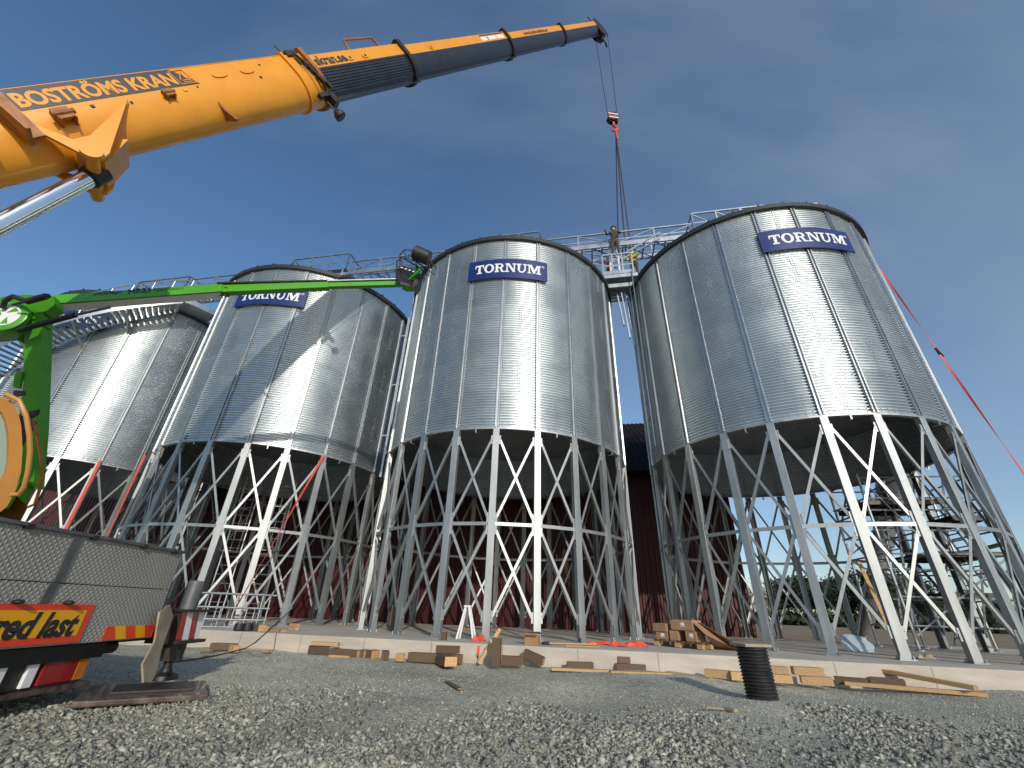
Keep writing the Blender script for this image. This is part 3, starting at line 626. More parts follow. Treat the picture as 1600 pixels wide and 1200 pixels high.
for z, s0, s1 in ((2.1, .5, W1 - .45), (3.35, -.5, 1.2), (2.95, 1.25, W1 - .45), (1.2, .6, 1.6)):
    mb2 = MB(); mb2.box(rt((s0 + s1) / 2, W2 / 2, z), (s1 - s0, W2 - .1, .05), RZ)
    for t in (.05, W2 - .05): mb2.beam(rt(s0, t, z - .05), rt(s1, t, z - .05), .04, .10)
    for k in range(6): mb2.beam(rt(s0 + (s1 - s0) * (k + .5) / 6, .05, z - .05), rt(s0 + (s1 - s0) * (k + .5) / 6, W2 - .05, z - .05), .04, .06)
    mb2.build('platform', M['iron'], tw)
for a, b in (((-.3, .5, .1), (.35, .5, 3.3)), ((1.0, .9, .1), (1.9, .9, 2.1)), ((1.9, .4, 1.4), (1.3, .4, 3.2))):
    mb2 = MB(); a = rt(*a); b = rt(*b); dy = e2 * .42
    for o_ in (Vector(), dy): mb2.tube([a + o_, b + o_], .025, 6)
    for k in range(1, 12): c_ = a + (b - a) * k / 12; mb2.tube([c_, c_ + dy], .016, 6)
    mb2.build('ladder', M['leg'], tw)

# ladders and pipework standing under the second silo
for i, (px, lab) in enumerate(((385, 'caged galvanised ladder standing among the legs of the second silo from the left, right-hand one'), (325, 'caged galvanised ladder standing among the legs of the second silo from the left, left-hand one'))):
    b_ = Vector((-7.4 - i * 1.5, 14.2 + .6 * i, SLZ)); ld_ = thing('cage_ladder', lab, 'ladder', b_)
    mb = MB()
    for x in (-.28, .28): mb.tube([(x, 0, 0), (x, 0, 4.6)], .025, 6)
    for k in range(17): mb.tube([(-.28, 0, .2 + k * .26), (.28, 0, .2 + k * .26)], .016, 6)
    mb.build('ladder_frame', M['galv'], ld_)
    mb = MB()
    for k in range(5):
        z = 1.9 + k * .65; mb.tube([(.34 * math.cos(t), .34 - .34 - .35 + .36 * math.sin(-t) + .3, z) for t in np.linspace(0, math.pi, 9)], .014, 5)
    for t in (.5, 1.1, 1.57, 2.1, 2.6): mb.tube([(.34 * math.cos(t), -.05 - .36 * math.sin(t), 1.9), (.34 * math.cos(t), -.05 - .36 * math.sin(t), 4.5)], .010, 5)
    mb.build('safety_cage', M['leg'], ld_)

# ---------------------------------------------------------------- mobile crane: boom
A_ = Vector((-7.157, 3.659, 6.10)); T_ = Vector((4.617, 12.376, 32.276)); BD = (T_ - A_).normalized(); BL = (T_ - A_).length
BS = Vector((BD.y, -BD.x, 0)).normalized(); BU = BS.cross(BD).normalized()
if BU.z < 0: BU = -BU
def tpx(px):
    lo, hi = -12.0, BL + 2
    for _ in range(50):
        t = (lo + hi) / 2; d = A_ + BD * t - CP; D = d.dot(FV)
        x = 800 + FPX * d.dot(RV) / D if D > .3 else -9999
        lo, hi = (t, hi) if x < px else (lo, t)
    return (lo + hi) / 2
crane = thing('mobile_crane', 'orange mobile crane with long telescopic boom reaching over the silos', 'crane', (-8.2, 3.5, 0))
CL = crane.location.copy()
def bp(t, u, v): return A_ + BD * t + BS * u + BU * v - CL      # along, towards the camera side, up
def prof(wd, ht, n=16):
    """flat upper half, round lower half; v measured from the axis"""
    p = [(wd / 2 * .86, ht * .5), (wd / 2, ht * .44), (wd / 2, ht * .10)]
    for k in range(1, n): t = math.pi * k / n; p.append((wd / 2 * math.cos(t), ht * .10 - ht * .60 * math.sin(t)))
    p += [(-wd / 2, ht * .10), (-wd / 2, ht * .44), (-wd / 2 * .86, ht * .5)]
    return p
def boomsec(name, t0, t1, wd, ht, mats, off=0.0, split=True, ribs=0):
    P = prof(wd, ht); n = len(P); mb = MB(); vs = [bp(t0, u, v + off) for u, v in P] + [bp(t1, u, v + off) for u, v in P]
    fs = []; mi = []
    for i in range(n):
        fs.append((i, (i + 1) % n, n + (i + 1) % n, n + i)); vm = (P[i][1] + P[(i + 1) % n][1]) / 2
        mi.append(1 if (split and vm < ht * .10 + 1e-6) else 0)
    fs += [tuple(range(n))[::-1], tuple(range(n, 2 * n))]; mi += [0, 0]
    mb.add(vs, fs); mb.mi = mi
    if ribs:
        mb.cur = 1
        for k in range(ribs):
            th = math.pi * (.03 + .34 * k / ribs); u = wd / 2 * math.cos(th); v = ht * .10 - ht * .60 * math.sin(th); nn = Vector((math.cos(th), math.sin(th), 0))
            mb.beam(bp(t0, u, v + off), bp(t1 - .02, u, v + off), .022, .022)
    return mb.build(name, mats, crane, smooth=True)
tj = [tpx(-420), tpx(489), tpx(632), tpx(790), tpx(876), tpx(930)]
WH = [(.78, 1.00), (.72, .92), (.66, .85), (.61, .77), (.56, .70)]
OM = [M['orange'], M['boomgrey']]
b1 = boomsec('boom_base', tj[0], tj[1], *WH[0], OM, split=False)
b2 = boomsec('boom_section', tj[1] - .5, tj[2], *WH[1], OM, off=-.01, ribs=9)
b3 = boomsec('boom_section', tj[2] - .5, tj[3], *WH[2], OM, off=-.015)
b4 = boomsec('boom_section', tj[3] - .5, tj[4], *WH[3], OM, off=-.02)
b5 = boomsec('boom_section', tj[4] - .5, tj[5], *WH[4], OM, off=-.025)
def collar(t, wd, ht, ext, thick, parent, m_=None, off=0.0):
    P = prof(wd, ht); Q = prof(wd + ext * 2, ht + ext * 2); n = len(P); mb = MB()
    vs = [bp(t + dt, u, v + off) for dt in (0, thick) for S_ in (P, Q) for u, v in S_]
    fs = []
    for i in range(n):
        j = (i + 1) % n
        fs += [(i, j, n + j, n + i), (2 * n + i, 3 * n + i, 3 * n + j, 2 * n + j), (n + i, n + j, 3 * n + j, 3 * n + i)]
    mb.add(vs, fs); return mb.build('collar', m_ or M['orange_d'], parent)
collar(tj[1] - .62, *WH[0], .045, .05, b1, M['orange']); collar(tj[1] - .10, *WH[0], .07, .10, b1)
collar(tj[2] - .14, *WH[1], .07, .14, b2, M['iron']); collar(tj[3] - .16, *WH[2], .07, .16, b3, M['iron']); collar(tj[4] - .2, *WH[3], .06, .2, b4, M['iron'])
def seam(t0, t1, wd, ht, v, off, parent):
    mb = MB(); mb.beam(bp(t0, wd / 2 + .001, ht * v + off), bp(t1, wd / 2 + .001, ht * v + off), .010, .010, BS); mb.build('weld_seam', M['orange'], parent)
seam(tj[0], tj[1] - .62, *WH[0], .445, 0, b1)
for px, v, sz, mt in ((150, .02, .05, 'iron'), (205, -.02, .035, 'iron'), (290, .04, .06, 'yellow'), (405, .05, .05, 'panel'), (418, .30, .04, 'iron'), (310, .06, .03, 'panel')):
    mb = MB(); mb.box(bp(tpx(px), WH[0][0] / 2 + .004, WH[0][1] * v), (sz, .010, sz * .8), Matrix((BD, BS, BU)).transposed()); mb.build('small_plate', M[mt], b1)
# lettering on the boom side
def side_fn(t0, t1, wd, ht, v0, v1, off=0.0): return lambda u, v, h: bp(t0 + (t1 - t0) * u, wd / 2 + h, ht * (v0 + (v1 - v0) * v) + off)
wd, ht = WH[0]
f = side_fn(tpx(14), tpx(300), wd, ht, .105, .435); mb = MB()
for q in ((0, 1),):
    t0, t1 = tpx(22), tpx(318); vs = [bp(t0 + .25, wd / 2 + .0015, ht * .11), bp(t1, wd / 2 + .0015, ht * .11), bp(t1 - .30, wd / 2 + .0015, ht * .432), bp(t0, wd / 2 + .0015, ht * .432)]
    mb.add(vs + [v + BS * .003 for v in vs], [(4, 5, 6, 7), (0, 1, 5, 4), (1, 2, 6, 5), (2, 3, 7, 6), (3, 0, 4, 7)])
pn = mb.build('lettering_panel', M['panel'], b1)
text_on('lettering', 'BOSTRÖMS KRAN', side_fn(tpx(58), tpx(290), wd, ht, .145, .425), M['orange'], pn, bold=.035, lift=.005)
mb = MB(); t0, t1 = tpx(293), tpx(314)
for a, b in (((0, .0), (1, 0)), ((1, 0), (.8, 1)), ((.8, 1), (-.1, 1)), ((-.1, 1), (0, 0)), ((.15, .3), (.55, .85)), ((.55, .85), (.6, .3)), ((.25, .25), (.85, .25)), ((.25, .12), (.85, .12))):
    g_ = lambda q: bp(t0 + (t1 - t0) * q[0], wd / 2 + .006, ht * (.14 + .26 * q[1])); mb.beam(g_(a), g_(b), .012, .014, BS)
mb.build('emblem', M['orange'], pn)
wd, ht = WH[1]
text_on('lettering', 'skran.se', side_fn(tpx(497), tpx(543), wd, ht, .14, .40, -.01), M['panel'], b2, bold=.03)
wd, ht = WH[2]; g_ = side_fn(tpx(750), tpx(785), wd, ht, .13, .42, -.015)
for u0, u1, v0, v1, mt in ((0, 1, .82, 1, 'panel'), (0, .22, .1, .7, 'white'), (.3, .62, .1, .7, 'white'), (.66, .98, .1, .7, 'white')):
    mb = MB(); mb.add([g_(u0, v0, .001), g_(u1, v0, .001), g_(u1, v1, .001), g_(u0, v1, .001), g_(u0, v0, .005), g_(u1, v0, .005), g_(u1, v1, .005), g_(u0, v1, .005)], [(4, 5, 6, 7), (0, 1, 5, 4), (1, 2, 6, 5), (2, 3, 7, 6), (3, 0, 4, 7)]); mb.build('decal', M[mt], b3)
wd, ht = WH[3]; text_on('lettering', 'www.bostromskran.se', side_fn(tpx(815), tpx(852), wd, ht, .16, .38, -.02), M['panel'], b4, bold=.02)
def oval(t, wd, ht, off, parent, L_=.16, vv=.22, slot=True):
    mb = MB(); c = bp(t, wd / 2, ht * vv + off); pts = [c + BD * (L_ * math.cos(a)) + BU * (.065 * math.sin(a)) for a in np.linspace(0, 2 * math.pi, 17)[:-1]]
    mb.add([p for p in pts] + [p + BS * .02 for p in pts], [tuple(range(16, 32))] + [(i, (i + 1) % 16, 16 + (i + 1) % 16, 16 + i) for i in range(16)]); o = mb.build('pad_cover', M['orange'], parent)
    if not slot: return
    mb = MB(); mb.beam(c + BS * .022 - BU * .03, c + BS * .022 + BU * .03, .05, .008, BS); mb.build('slot', M['black'], o)
for t in (354, 395): oval(tpx(t), *WH[0], 0, b1, slot=False)
for t in (548, 571): oval(tpx(t), *WH[1], -.01, b2, .12)
for t in (672,): oval(tpx(t), *WH[2], -.015, b3, .12)
# brackets and fittings on the base section
wd, ht = WH[0]
def lug(px, v, size, name='lug', m_='orange_d'):
    t = tpx(px); c = bp(t, wd / 2, ht * v); mb = MB(); mb.box(c + BS * size * .35, (1, 1, 1) and (size * .9, size * .16, size * .7), Matrix((BD, BS, BU)).transposed())
    for s in (-1, 1): mb.prism([(-size * .5, -size * .45), (size * .5, -size * .45), (size * .35, size * .3), (-size * .2, size * .5)], c + BD * s * size * .38, BS, BU, BD, -.012, .012)
    mb.tube([c - BD * size * .6 + BS * size * .4, c + BD * size * .6 + BS * size * .4], size * .16, 10); return mb.build(name, M[m_], b1)
lug(262, .00, .17); lug(98, -.08, .24)
mb = MB()    # folded jib brackets at the left edge of the view
t = tpx(30)
for dt, l_ in ((0, .62), (-.55, .70)): mb.prism([(-.10, -.40), (.12, -.40), (.16, .38), (-.14, .34)], bp(t + dt, wd / 2 + .05, ht * .06), BD, BU, BS, .0, .03); mb.prism([(0, 0), (.30, .0), (.30, .05), (0, .05)], bp(t + dt - .1, wd / 2, -.02), BS, BD, BU, -.36, .36)
mb.build('jib_bracket', M['orange_d'], b1)
mb = MB(); t = tpx(322); mb.prism([(-.12, -.05), (.05, -.22), (.10, -.22), (.05, .02), (.06, .20), (0, .22)], bp(t, wd / 2 - .12, -.42), BS, BU, BD, -.02, .02); mb.build('guide_bracket', M['orange_d'], b1)
# saddle for the luffing cylinder, below the boom
tp = tpx(88); PV = bp(tp - .06, 0, -ht * .5 - .20)
for s in (-1, 1):
    mb = MB(); o_ = bp(tp, s * .30, 0)
    mb.prism([(-.42, -.10), (-.15, -ht * .5 - .22), (.0, -ht * .5 - .31), (.13, -ht * .5 - .26), (1.05, .0), (.86, -.10), (.12, -ht * .5 + .05), (-.10, -ht * .5 + .05), (-.32, -.14)], o_, BD, BU, BS, -.05 if s < 0 else .10, .0 if s < 0 else .15); mb.build('saddle_plate', M['orange'], b1)
mb = MB(); mb.prism([(-.12, -ht * .5), (.06, -ht * .5 - .26), (.62, -ht * .5), (.4, -ht * .5 + .1)], bp(tp, 0, 0), BD, BU, BS, -.30, .28); mb.build('saddle_box', M['orange'], b1)
mb = MB(); mb.tube([PV - BS * .50, PV + BS * .50], .085, 18); mb.tube([PV + BS * .46, PV + BS * .52], .13, 18); mb.build('pivot_pin', M['orange'], b1)
d_ = ray(-10, 356); nn = BD.cross(Vector((0, 0, 1))).normalized(); tt = nn.dot(A_ - CP) / nn.dot(d_); LOW = CP + d_ * tt - CL; dirr = (LOW - PV).normalized()
mb = MB(); mb.tube([PV + dirr * .05, PV + dirr * 3.2], .115, 26); mb.build('luffing_rod', M['chrome'], crane, smooth=True)
mb = MB(); mb.tube([PV - dirr * .14, PV + dirr * .10], .15, 20); mb.tube([PV + dirr * .06, PV + dirr * .12], .135, 20); mb.build('rod_eye', M['iron'], crane, smooth=True)
mb = MB(); mb.tube([PV + dirr * 3.15, PV + dirr * 5.6], .20, 20); mb.build('luffing_cylinder', M['orange'], crane, smooth=True)
# ropes above and below the boom
mb = MB(); mb.tube([bp(tj[0], .1, ht * .5 + .16), bp(tpx(142), .1, ht * .5 + .10), bp(tpx(300), .1, ht * .5 + .02)], .012, 6); mb.beam(bp(tpx(142), .1, ht * .5), bp(tpx(142), .1, ht * .5 + .22), .03, .03); mb.build('hoist_rope', M['rope'], crane)
mb = MB()
for i in range(1, 5):
    w0, h0 = WH[i]; mb.tube([bp(tj[i], .1, -h0 * .5 - .09), bp(tj[i + 1], .1, -h0 * .5 - .10)], .012, 6)
    mb.beam(bp(tj[i + 1] - .05, .1, -h0 * .5 - .13), bp(tj[i + 1] - .05, .1, -h0 * .4), .04, .06)
mb.build('guide_rope', M['rope'], crane)
# collar end gear with a hanging lamp
mb = MB(); tc_ = tj[1]
for q in range(6): mb.box(bp(tc_ - .28 + .05 * q, wd / 2 + .03 - q * .008, .28 - q * .13), (.05, .08, .16), Matrix((BS, BD, BU)).transposed())
mb.tube([bp(tc_ - .3, wd / 2 + .07, .42), bp(tc_ - .22, wd / 2 + .09, .1), bp(tc_ - .16, wd / 2 + .05, -.3), bp(tc_ - .2, .1, -.62)], .018, 6)
mb.tube([bp(tc_ - .42, wd / 2 - .05, .35), bp(tc_ - .48, wd / 2 - .05, .72)], .02, 6); mb.tube([bp(tc_ - .34, wd / 2 + .04, .38), bp(tc_ - .30, wd / 2 + .05, -.2), bp(tc_ - .22, wd / 2 - .1, -.52)], .012, 6)
mb.box(bp(tc_ - .12, .22, -.60), (.22, .14, .26), Matrix((BS, BD, BU)).transposed()); mb.box(bp(tc_ - .30, .28, -.50), (.10, .3, .10), Matrix((BS, BD, BU)).transposed()); mb.box(bp(tc_ - .35, wd / 2 - .02, .45), (.12, .22, .12), Matrix((BS, BD, BU)).transposed())
mb.build('end_fitting', M['iron'], b1)
lc = bp(tc_ - .34, .26, -.98); mb = MB(); mb.tube([lc + BU * .34, lc + BU * .12], .02, 6); mb.lathe([(.001, .12), (.05, .11), (.12, .02), (.13, -.06), (.11, -.08), (.001, -.08)], 16, Matrix.Translation(lc) @ BU.to_track_quat('Z', 'Y').to_matrix().to_4x4()); mb.build('work_lamp', M['black'], b1)
mb = MB(); w0, h0 = WH[1]; t0, t1 = tpx(562), tpx(606); mb.tube([bp(t0, w0 / 2 - .1, h0 * .5), bp(t0 + .12, w0 / 2 - .1, h0 * .5 + .30), bp(t1, w0 / 2 - .1, h0 * .5 + .28), bp(t1 + .05, w0 / 2 - .1, h0 * .5)], .028, 8); mb.build('grab_bar', M['orange_d'], b2)
# boom head with sheaves
th = tj[5]; mb = MB()
for s in (-1, 1): mb.prism([(-.35, .38), (.12, .50), (.50, .16), (.62, -.42), (.40, -.72), (-.02, -.52), (-.35, -.40)], bp(th, s * .27, 0), BD, BU, BS, -.02, .02)
mb.box(bp(th + .12, 0, -.1), (.5, .62, .5), Matrix((BS, BU, BD)).transposed()); mb.build('boom_head', M['iron'], crane)
mb = MB()
for s in (-.12, .0, .12): mb.lathe([(.22, -.03), (.26, -.035), (.26, -.02), (.225, 0), (.26, .02), (.26, .035), (.22, .03)], 20, Matrix.Translation(bp(th + .22, s, -.42)) @ BS.to_track_quat('Z', 'Y').to_matrix().to_4x4(), caps=True)
mb.build('sheave', M['grey'], crane)
mb = MB(); mb.tube([bp(th - .1, .1, .45), bp(th - .12, .1, .75)], .03, 6); mb.tube([bp(th + .05, -.1, .45), bp(th + .04, -.1, .68)], .04, 6); mb.lathe([(.1, 0), (.11, .04), (.05, .09)], 10, Matrix.Translation(bp(th - .15, 0, -.72))); mb.tube([bp(th - .05, .1, -.55), bp(th - .25, .1, -.95), bp(th - .1, .0, -1.15)], .05, 7); mb.build('head_fitting', M['iron'], crane)
# hoist rope, hook block and slings
h1 = atY(957, 180, 12.38); h1.x, h1.y = 4.62, 12.38
HK = Vector((4.62, 12.376, (atY(957.5, 185, 12.376)).z))
mb = MB()
for dx in (-.24, .24): mb.tube([T_ + Vector((dx * 1.6, 0, -.35)) - CL, HK + Vector((dx, 0, .25)) - CL], .016, 6)
mb.build('hoist_rope', M['rope'], crane)
blk = thing('hook_block', 'red and white striped hook block hanging from the crane ropes', 'hook', HK)
mb = MB()
for s in (-.12, .12): mb.prism([(.30 * math.cos(a), .34 * math.sin(a)) for a in np.linspace(0, 2 * math.pi, 17)[:-1]], (0, s, 0), (1, 0, 0), (0, 0, 1), (0, 1, 0), -.03, .03)
mb.box((0, 0, -.1), (.4, .2, .5)); mb.build('cheek', M['iron'], blk)
for i in range(3):
    mb = MB(); z = .16 - i * .15; mb.prism([(-.24, z), (.24, z - .10), (.24, z - .02), (-.24, z + .08)], (0, -.155, 0), (1, 0, 0), (0, 0, 1), (0, 1, 0), -.004, .004); mb.build('warning_stripe', M['white'] if i % 2 == 0 else M['redref'], blk)
mb = MB(); mb.tube([(0, 0, -.35), (0, 0, -.65)], .07, 8); mb.tube([(.02, 0, -.65), (.14, 0, -.78), (.16, 0, -.95), (.05, 0, -1.08), (-.10, 0, -1.04), (-.15, 0, -.92)], .05, 8, radii=[.06, .06, .065, .07, .05, .02]); mb.build('hook', M['red'], blk, smooth=True)
slg = thing('lifting_slings', 'dark lifting slings running from the hook down to the walkway', 'sling', HK + Vector((0, 0, -1.05)))
S0 = HK + Vector((.06, 0, -1.0))
for px, py, YY in ((966, 385, 12.5), (978, 398, 12.2), (986, 392, 12.6)):
    e = atY(px, py, YY); mb = MB(); mb.tube([S0 - slg.location, e - slg.location], .028, 6); mb.build('sling_leg', M['black'], slg)
mb = MB(); mb.tube([S0 + Vector((0, 0, .05)) - slg.location, S0 + Vector((.03, 0, -.75)) - slg.location], .07, 8, radii=[.08, .03]); mb.build('sling_ring', M['red'], slg)

# ---------------------------------------------------------------- crane carrier: rear of the truck
XR = -3.43
def rp(px, py, dx=0.0): return atX(px, py, XR + dx)
body = MB(); YR, YL, ZB, ZTP = 4.86, 2.05, .43, 1.20
rear = thing  # no-op alias
def cl(p): return Vector(p) - CL
mb = MB(); mb.box(cl((XR - .02, (YR + YL) / 2, (ZB + .853) / 2)), (.04, YR - YL, .853 - ZB - .004)); mb.build('lower_rear_panel', M['plate'], crane, bevel=.004)
up = MB(); up.box(cl((XR - .02, (YR + YL) / 2, (.857 + ZTP) / 2)), (.04, YR - YL, ZTP - .857)); up.build('upper_rear_panel', M['plate'], crane, bevel=.004)
mb = MB(); mb.box(cl((XR - .01, (YR + YL) / 2, ZTP + .012)), (.07, YR - YL + .02, .024)); mb.build('deck_edge', M['grey'], crane)
mb = MB(); mb.box(cl((XR - 2.6, (YR + YL) / 2 - .01, ZTP - .03)), (5.1, YR - YL - .06, .04)); mb.box(cl((XR - 2.6, YR - .03, .82)), (5.1, .03, .72)); mb.build('deck', M['plate'], crane)
mb = MB(); ym = atX(112, 890, XR).y
mb.prism([(-.035, 0), (.035, 0), (.02, .34), (-.05, .34)], cl((XR + .001, 3.62, .86)), (0, 1, 0), (0, 0, 1), (1, 0, 0), 0, .012); mb.prism([(-.045, 0), (.025, 0), (.035, .14), (-.035, .14)], cl((XR + .001, 3.60, .715)), (0, 1, 0), (0, 0, 1), (1, 0, 0), 0, .012); mb.build('cover_strip', M['grey'], crane)
for y, z in ((3.2, 1.2), (3.75, 1.2), (4.3, 1.2), (4.72, 1.2)):
    mb = MB(); mb.box(cl((XR + .012, y, z)), (.03, .05, .035)); mb.build('hinge', M['iron'], crane)
# long-load sign with bold italic words
mb = MB(); q = [(-.0, .0)]
sy0, sy1, szb, szt = 2.35, 4.045, .447, .712
fr = MB(); fr.prism([(sy0, szb), (sy1, szb), (sy1, szt), (sy0, szt)], cl((XR, 0, 0)) , (0, 1, 0), (0, 0, 1), (1, 0, 0), .002, .010); sg_ = fr.build('load_sign', M['redref'], crane)
fr = MB(); fr.prism([(sy0 + .045, szb + .045), (sy1 - .055, szb + .045), (sy1 - .055, szt - .042), (sy0 + .045, szt - .042)], cl((XR, 0, 0)), (0, 1, 0), (0, 0, 1), (1, 0, 0), .0105, .0125); fr.build('sign_face', M['yellow'], sg_)
yl = lambda u, v, h: cl((XR + .0125 + h, 3.20 + (3.955 - 3.20) * u, .487 + .172 * v)); text_on('lettering', 'Bred last', yl, M['black'], sg_, bold=.035, shear=.22, lift=.0005, thick=.002)
for y in (3.38, 3.77):
    mb = MB(); c = cl((XR + .03, y, szt + .012)); mb.sphere(c, .04, 12, (1, .8, .42)); mb.build('marker_lamp', M['black'], crane, smooth=True)
# reflective chevron plate
mb = MB(); y0, y1, z0, z1 = 4.265, 4.845, .442, .545
for i in range(5):
    a0 = y0 + (y1 - y0) * i / 5; a1 = y0 + (y1 - y0) * (i + 1) / 5
    mb = MB(); sl_ = .03; mb.prism([(a0 + (0 if i == 0 else sl_), z0), (a1 + (0 if i == 4 else sl_), z0), (a1 - (0 if i == 4 else sl_), z1), (a0 - (0 if i == 0 else sl_), z1)], cl((XR, 0, 0)), (0, 1, 0), (0, 0, 1), (1, 0, 0), .002, .007); mb.build('reflector', M['redref'] if i % 2 == 0 else M['yellow'], crane)
# chassis below the panels and rear lamp unit
mb = MB(); mb.box(cl((XR - .55, 3.5, .36)), (.9, 1.95, .11)); mb.box(cl((XR - 2.2, 3.5, .45)), (3.2, 1.2, .3)); mb.tube([cl((XR - .15, 4.0, .37)), cl((XR - .15, 4.62, .37))], .05, 10); mb.build('chassis', M['black'], crane)
mb = MB(); mb.box(cl((XR - .17, 3.55, .235)), (.06, 1.72, .19)); lb = mb.build('lamp_bar', M['black'], crane, bevel=.01)
for a, b, mt in ((3.98, 4.28, 'tail'), (4.285, 4.38, 'amber'), (3.86, 3.94, 'white'), (3.62, 3.70, 'white')):
    mb = MB(); mb.box(cl((XR - .13, (a + b) / 2, .235)), (.03, b - a, .165)); mb.build('tail_lamp' if mt in ('tail', 'amber') else 'lamp_stripe', M[mt], lb, bevel=.006)
mb = MB(); mb.box(cl((XR - .16, 3.5, .115)), (.10, 1.95, .035)); mb.build('bumper_bar', M['plywood'], lb)
for y in (1.9, 4.3):
    for x in (-4.75, -6.2):
        mb = MB(); mb.tube([cl((x, y, .50)), cl((x, y + .35, .50))], .5, 28); o = mb.build('wheel', M['black'], crane, bevel=.04)
# carrier front half and superstructure out of the frame to the left
mb = MB(); mb.box(cl((-12.4, 3.5, .8)), (7.6, 2.55, .7)); mb.build('carrier_body', M['plate'], crane, bevel=.05)
mb = MB(); mb.lathe([(.01, 1.22), (1.1, 1.22), (1.1, 1.5), (.01, 1.5)], 30, Matrix.Translation(cl((-8.9, 3.0, 0)))); mb.box(cl((-9.3, 2.9, 2.0)), (3.0, 1.5, 1.0)); mb.build('superstructure', M['orange'], crane, bevel=.05)
# outrigger
mb = MB(); ob = Vector((-3.52, 5.38, 0)); mb.tube([cl(ob + Vector((0, 0, .50))), cl(ob + Vector((0, 0, .93)))], .085, 18); mb.lathe([(.085, .0), (.075, .03), (.001, .035)], 18, Matrix.Translation(cl(ob + Vector((0, 0, .93))))); og = mb.build('outrigger_cylinder', M['grey'], crane, smooth=True)
mb = MB(); mb.box(cl(ob + Vector((0, 0, .665))), (.34, .42, .025)); mb.box(cl(ob + Vector((0, -.0, .375))), (.36, .44, .03)); mb.box(cl(ob + Vector((-.03, -.02, .52))), (.24, .34, .28)); mb.box(cl((XR - .5, 4.95, .52)), (.5, .8, .26)); mb.tube([cl(ob + Vector((0, 0, .36))), cl(ob + Vector((0, 0, .20)))], .11, 14); mb.build('outrigger_box', M['iron'], crane)
for i in range(4):
    mb = MB(); y0 = -.20 + i * .10; mb.prism([(y0 + .03, -.13), (y0 + .13 if i < 3 else y0 + .10, -.13), (y0 + .07 if i < 3 else y0 + .07, .13), (y0 - .03 if i else y0, .13)], cl(ob + Vector((.095, 0, .52))), (0, 1, 0), (0, 0, 1), (1, 0, 0), 0, .006); mb.build('warning_stripe', M['white'] if i % 2 else M['tail'], og)
mb = MB(); mb.tube([cl(ob + Vector((0, 0, .22))), cl(ob + Vector((0, 0, .08)))], .042, 12); mb.lathe([(.14, .035), (.13, .07), (.06, .10), (.05, .13)], 16, Matrix.Translation(cl(ob + Vector((0, 0, .0))))); mb.build('outrigger_foot', M['iron'], crane, smooth=True)
pd = thing('outrigger_pad', 'square brown board pad lying under the crane outrigger foot', 'support pad', (-3.20, 4.74, 0))
mb = MB(); mb.box((0, 0, .02), (.92, .86, .045), Matrix.Rotation(R_(33), 3, 'Z')); mb.build('pad_board', M['plywood'], pd, bevel=.012)
mb = MB(); mb.box((.02, .05, .052), (.6, .45, .018), Matrix.Rotation(R_(33), 3, 'Z')); mb.build('top_plate', M['iron'], pd, bevel=.004)
mb = MB(); f0 = [(0, 0), (.10, -.02), (.17, .06), (.05, .36), (.12, .52), (.0, .66), (-.06, .64), (-.10, .50), (-.04, .40), (-.15, .20)]
pA = rp(262, 955, .02); pB = rp(222, 1068, .25)
ax = (pB - pA); axn = ax.normalized(); sdv = axn.cross(Vector((1, 0, 0))).normalized(); ln = ax.length
mb.prism([(-.09, 0), (.03, -.05), (.15, .10), (.06, ln * .5), (.12, ln * .85), (.01, ln * 1.0), (-.10, ln * .93), (-.13, ln * .8), (-.09, ln * .5)], cl(pA), sdv, axn, sdv.cross(axn), 0, .018)
mb.build('foot_holder', M['tan'], crane)

# crane cab
cb = thing('crane_cab', 'tbd', 'cab', (0, 0, 0)); bpy.data.objects.remove(cb)
def cp_(px, py, D): return atD(px, py, D) - CL
D0 = 5.5
def cab_outline(ps, D, ext, name, mt, par=crane, inner=None, bev=0):
    """closed outline given in pixels on a plane facing the yard, thickened backwards"""
    o = [cp_(x, y, D) for x, y in ps]; nb = Vector((-.75, .45, 0)).normalized() * ext; mb = MB(); n = len(o)
    if inner is None:
        mb.add(o + [p + nb for p in o], [tuple(range(n)), tuple(range(n, 2 * n))[::-1]] + [(i, n + i, n + (i + 1) % n, (i + 1) % n) for i in range(n)])
    else:
        q = [cp_(x, y, D) for x, y in inner]; vs = o + q + [p + nb for p in o] + [p + nb for p in q]; fs = []
        for i in range(n):
            j = (i + 1) % n; fs += [(i, j, n + j, n + i), (2 * n + i, 3 * n + i, 3 * n + j, 2 * n + j), (i, 2 * n + i, 2 * n + j, j), (n + i, n + j, 3 * n + j, 3 * n + i)]
        mb.add(vs, fs)
    return mb.build(name, M[mt], par, bevel=bev, smooth=False)
out = [(-150, 612), (-60, 613), (0, 618), (18, 625), (28, 640), (34, 665), (36, 700), (34, 735), (26, 765), (12, 792), (-8, 808), (-60, 822), (-150, 830)]
inn = [(-130, 640), (-60, 638), (-8, 638), (4, 645), (9, 656), (13, 675), (14, 700), (13, 722), (9, 738), (2, 747), (-8, 750), (-60, 752), (-130, 755)]
c1 = cab_outline(out, 5.4, .30, 'cab_frame', 'orange_shaded', inner=inn, bev=.02)
cab_outline(inn, 5.44, .02, 'side_window', 'glass', par=c1)
cab_outline([(14, 627), (26, 640), (33, 668), (35, 702), (32, 738), (24, 768), (12, 794), (0, 806), (-40, 815), (-40, 612)], 5.72, .45, 'cab_body', 'cab_in', par=c1, bev=.02)
mb = MB(); mb.tube([cp_(x, y, 5.35) for x, y in ((10, 616), (30, 626), (41, 650), (46, 680), (47, 705), (44, 735), (38, 760), (30, 772), (18, 773))], .028, 8); mb.build('door_frame', M['orange_shaded'], c1, smooth=True)
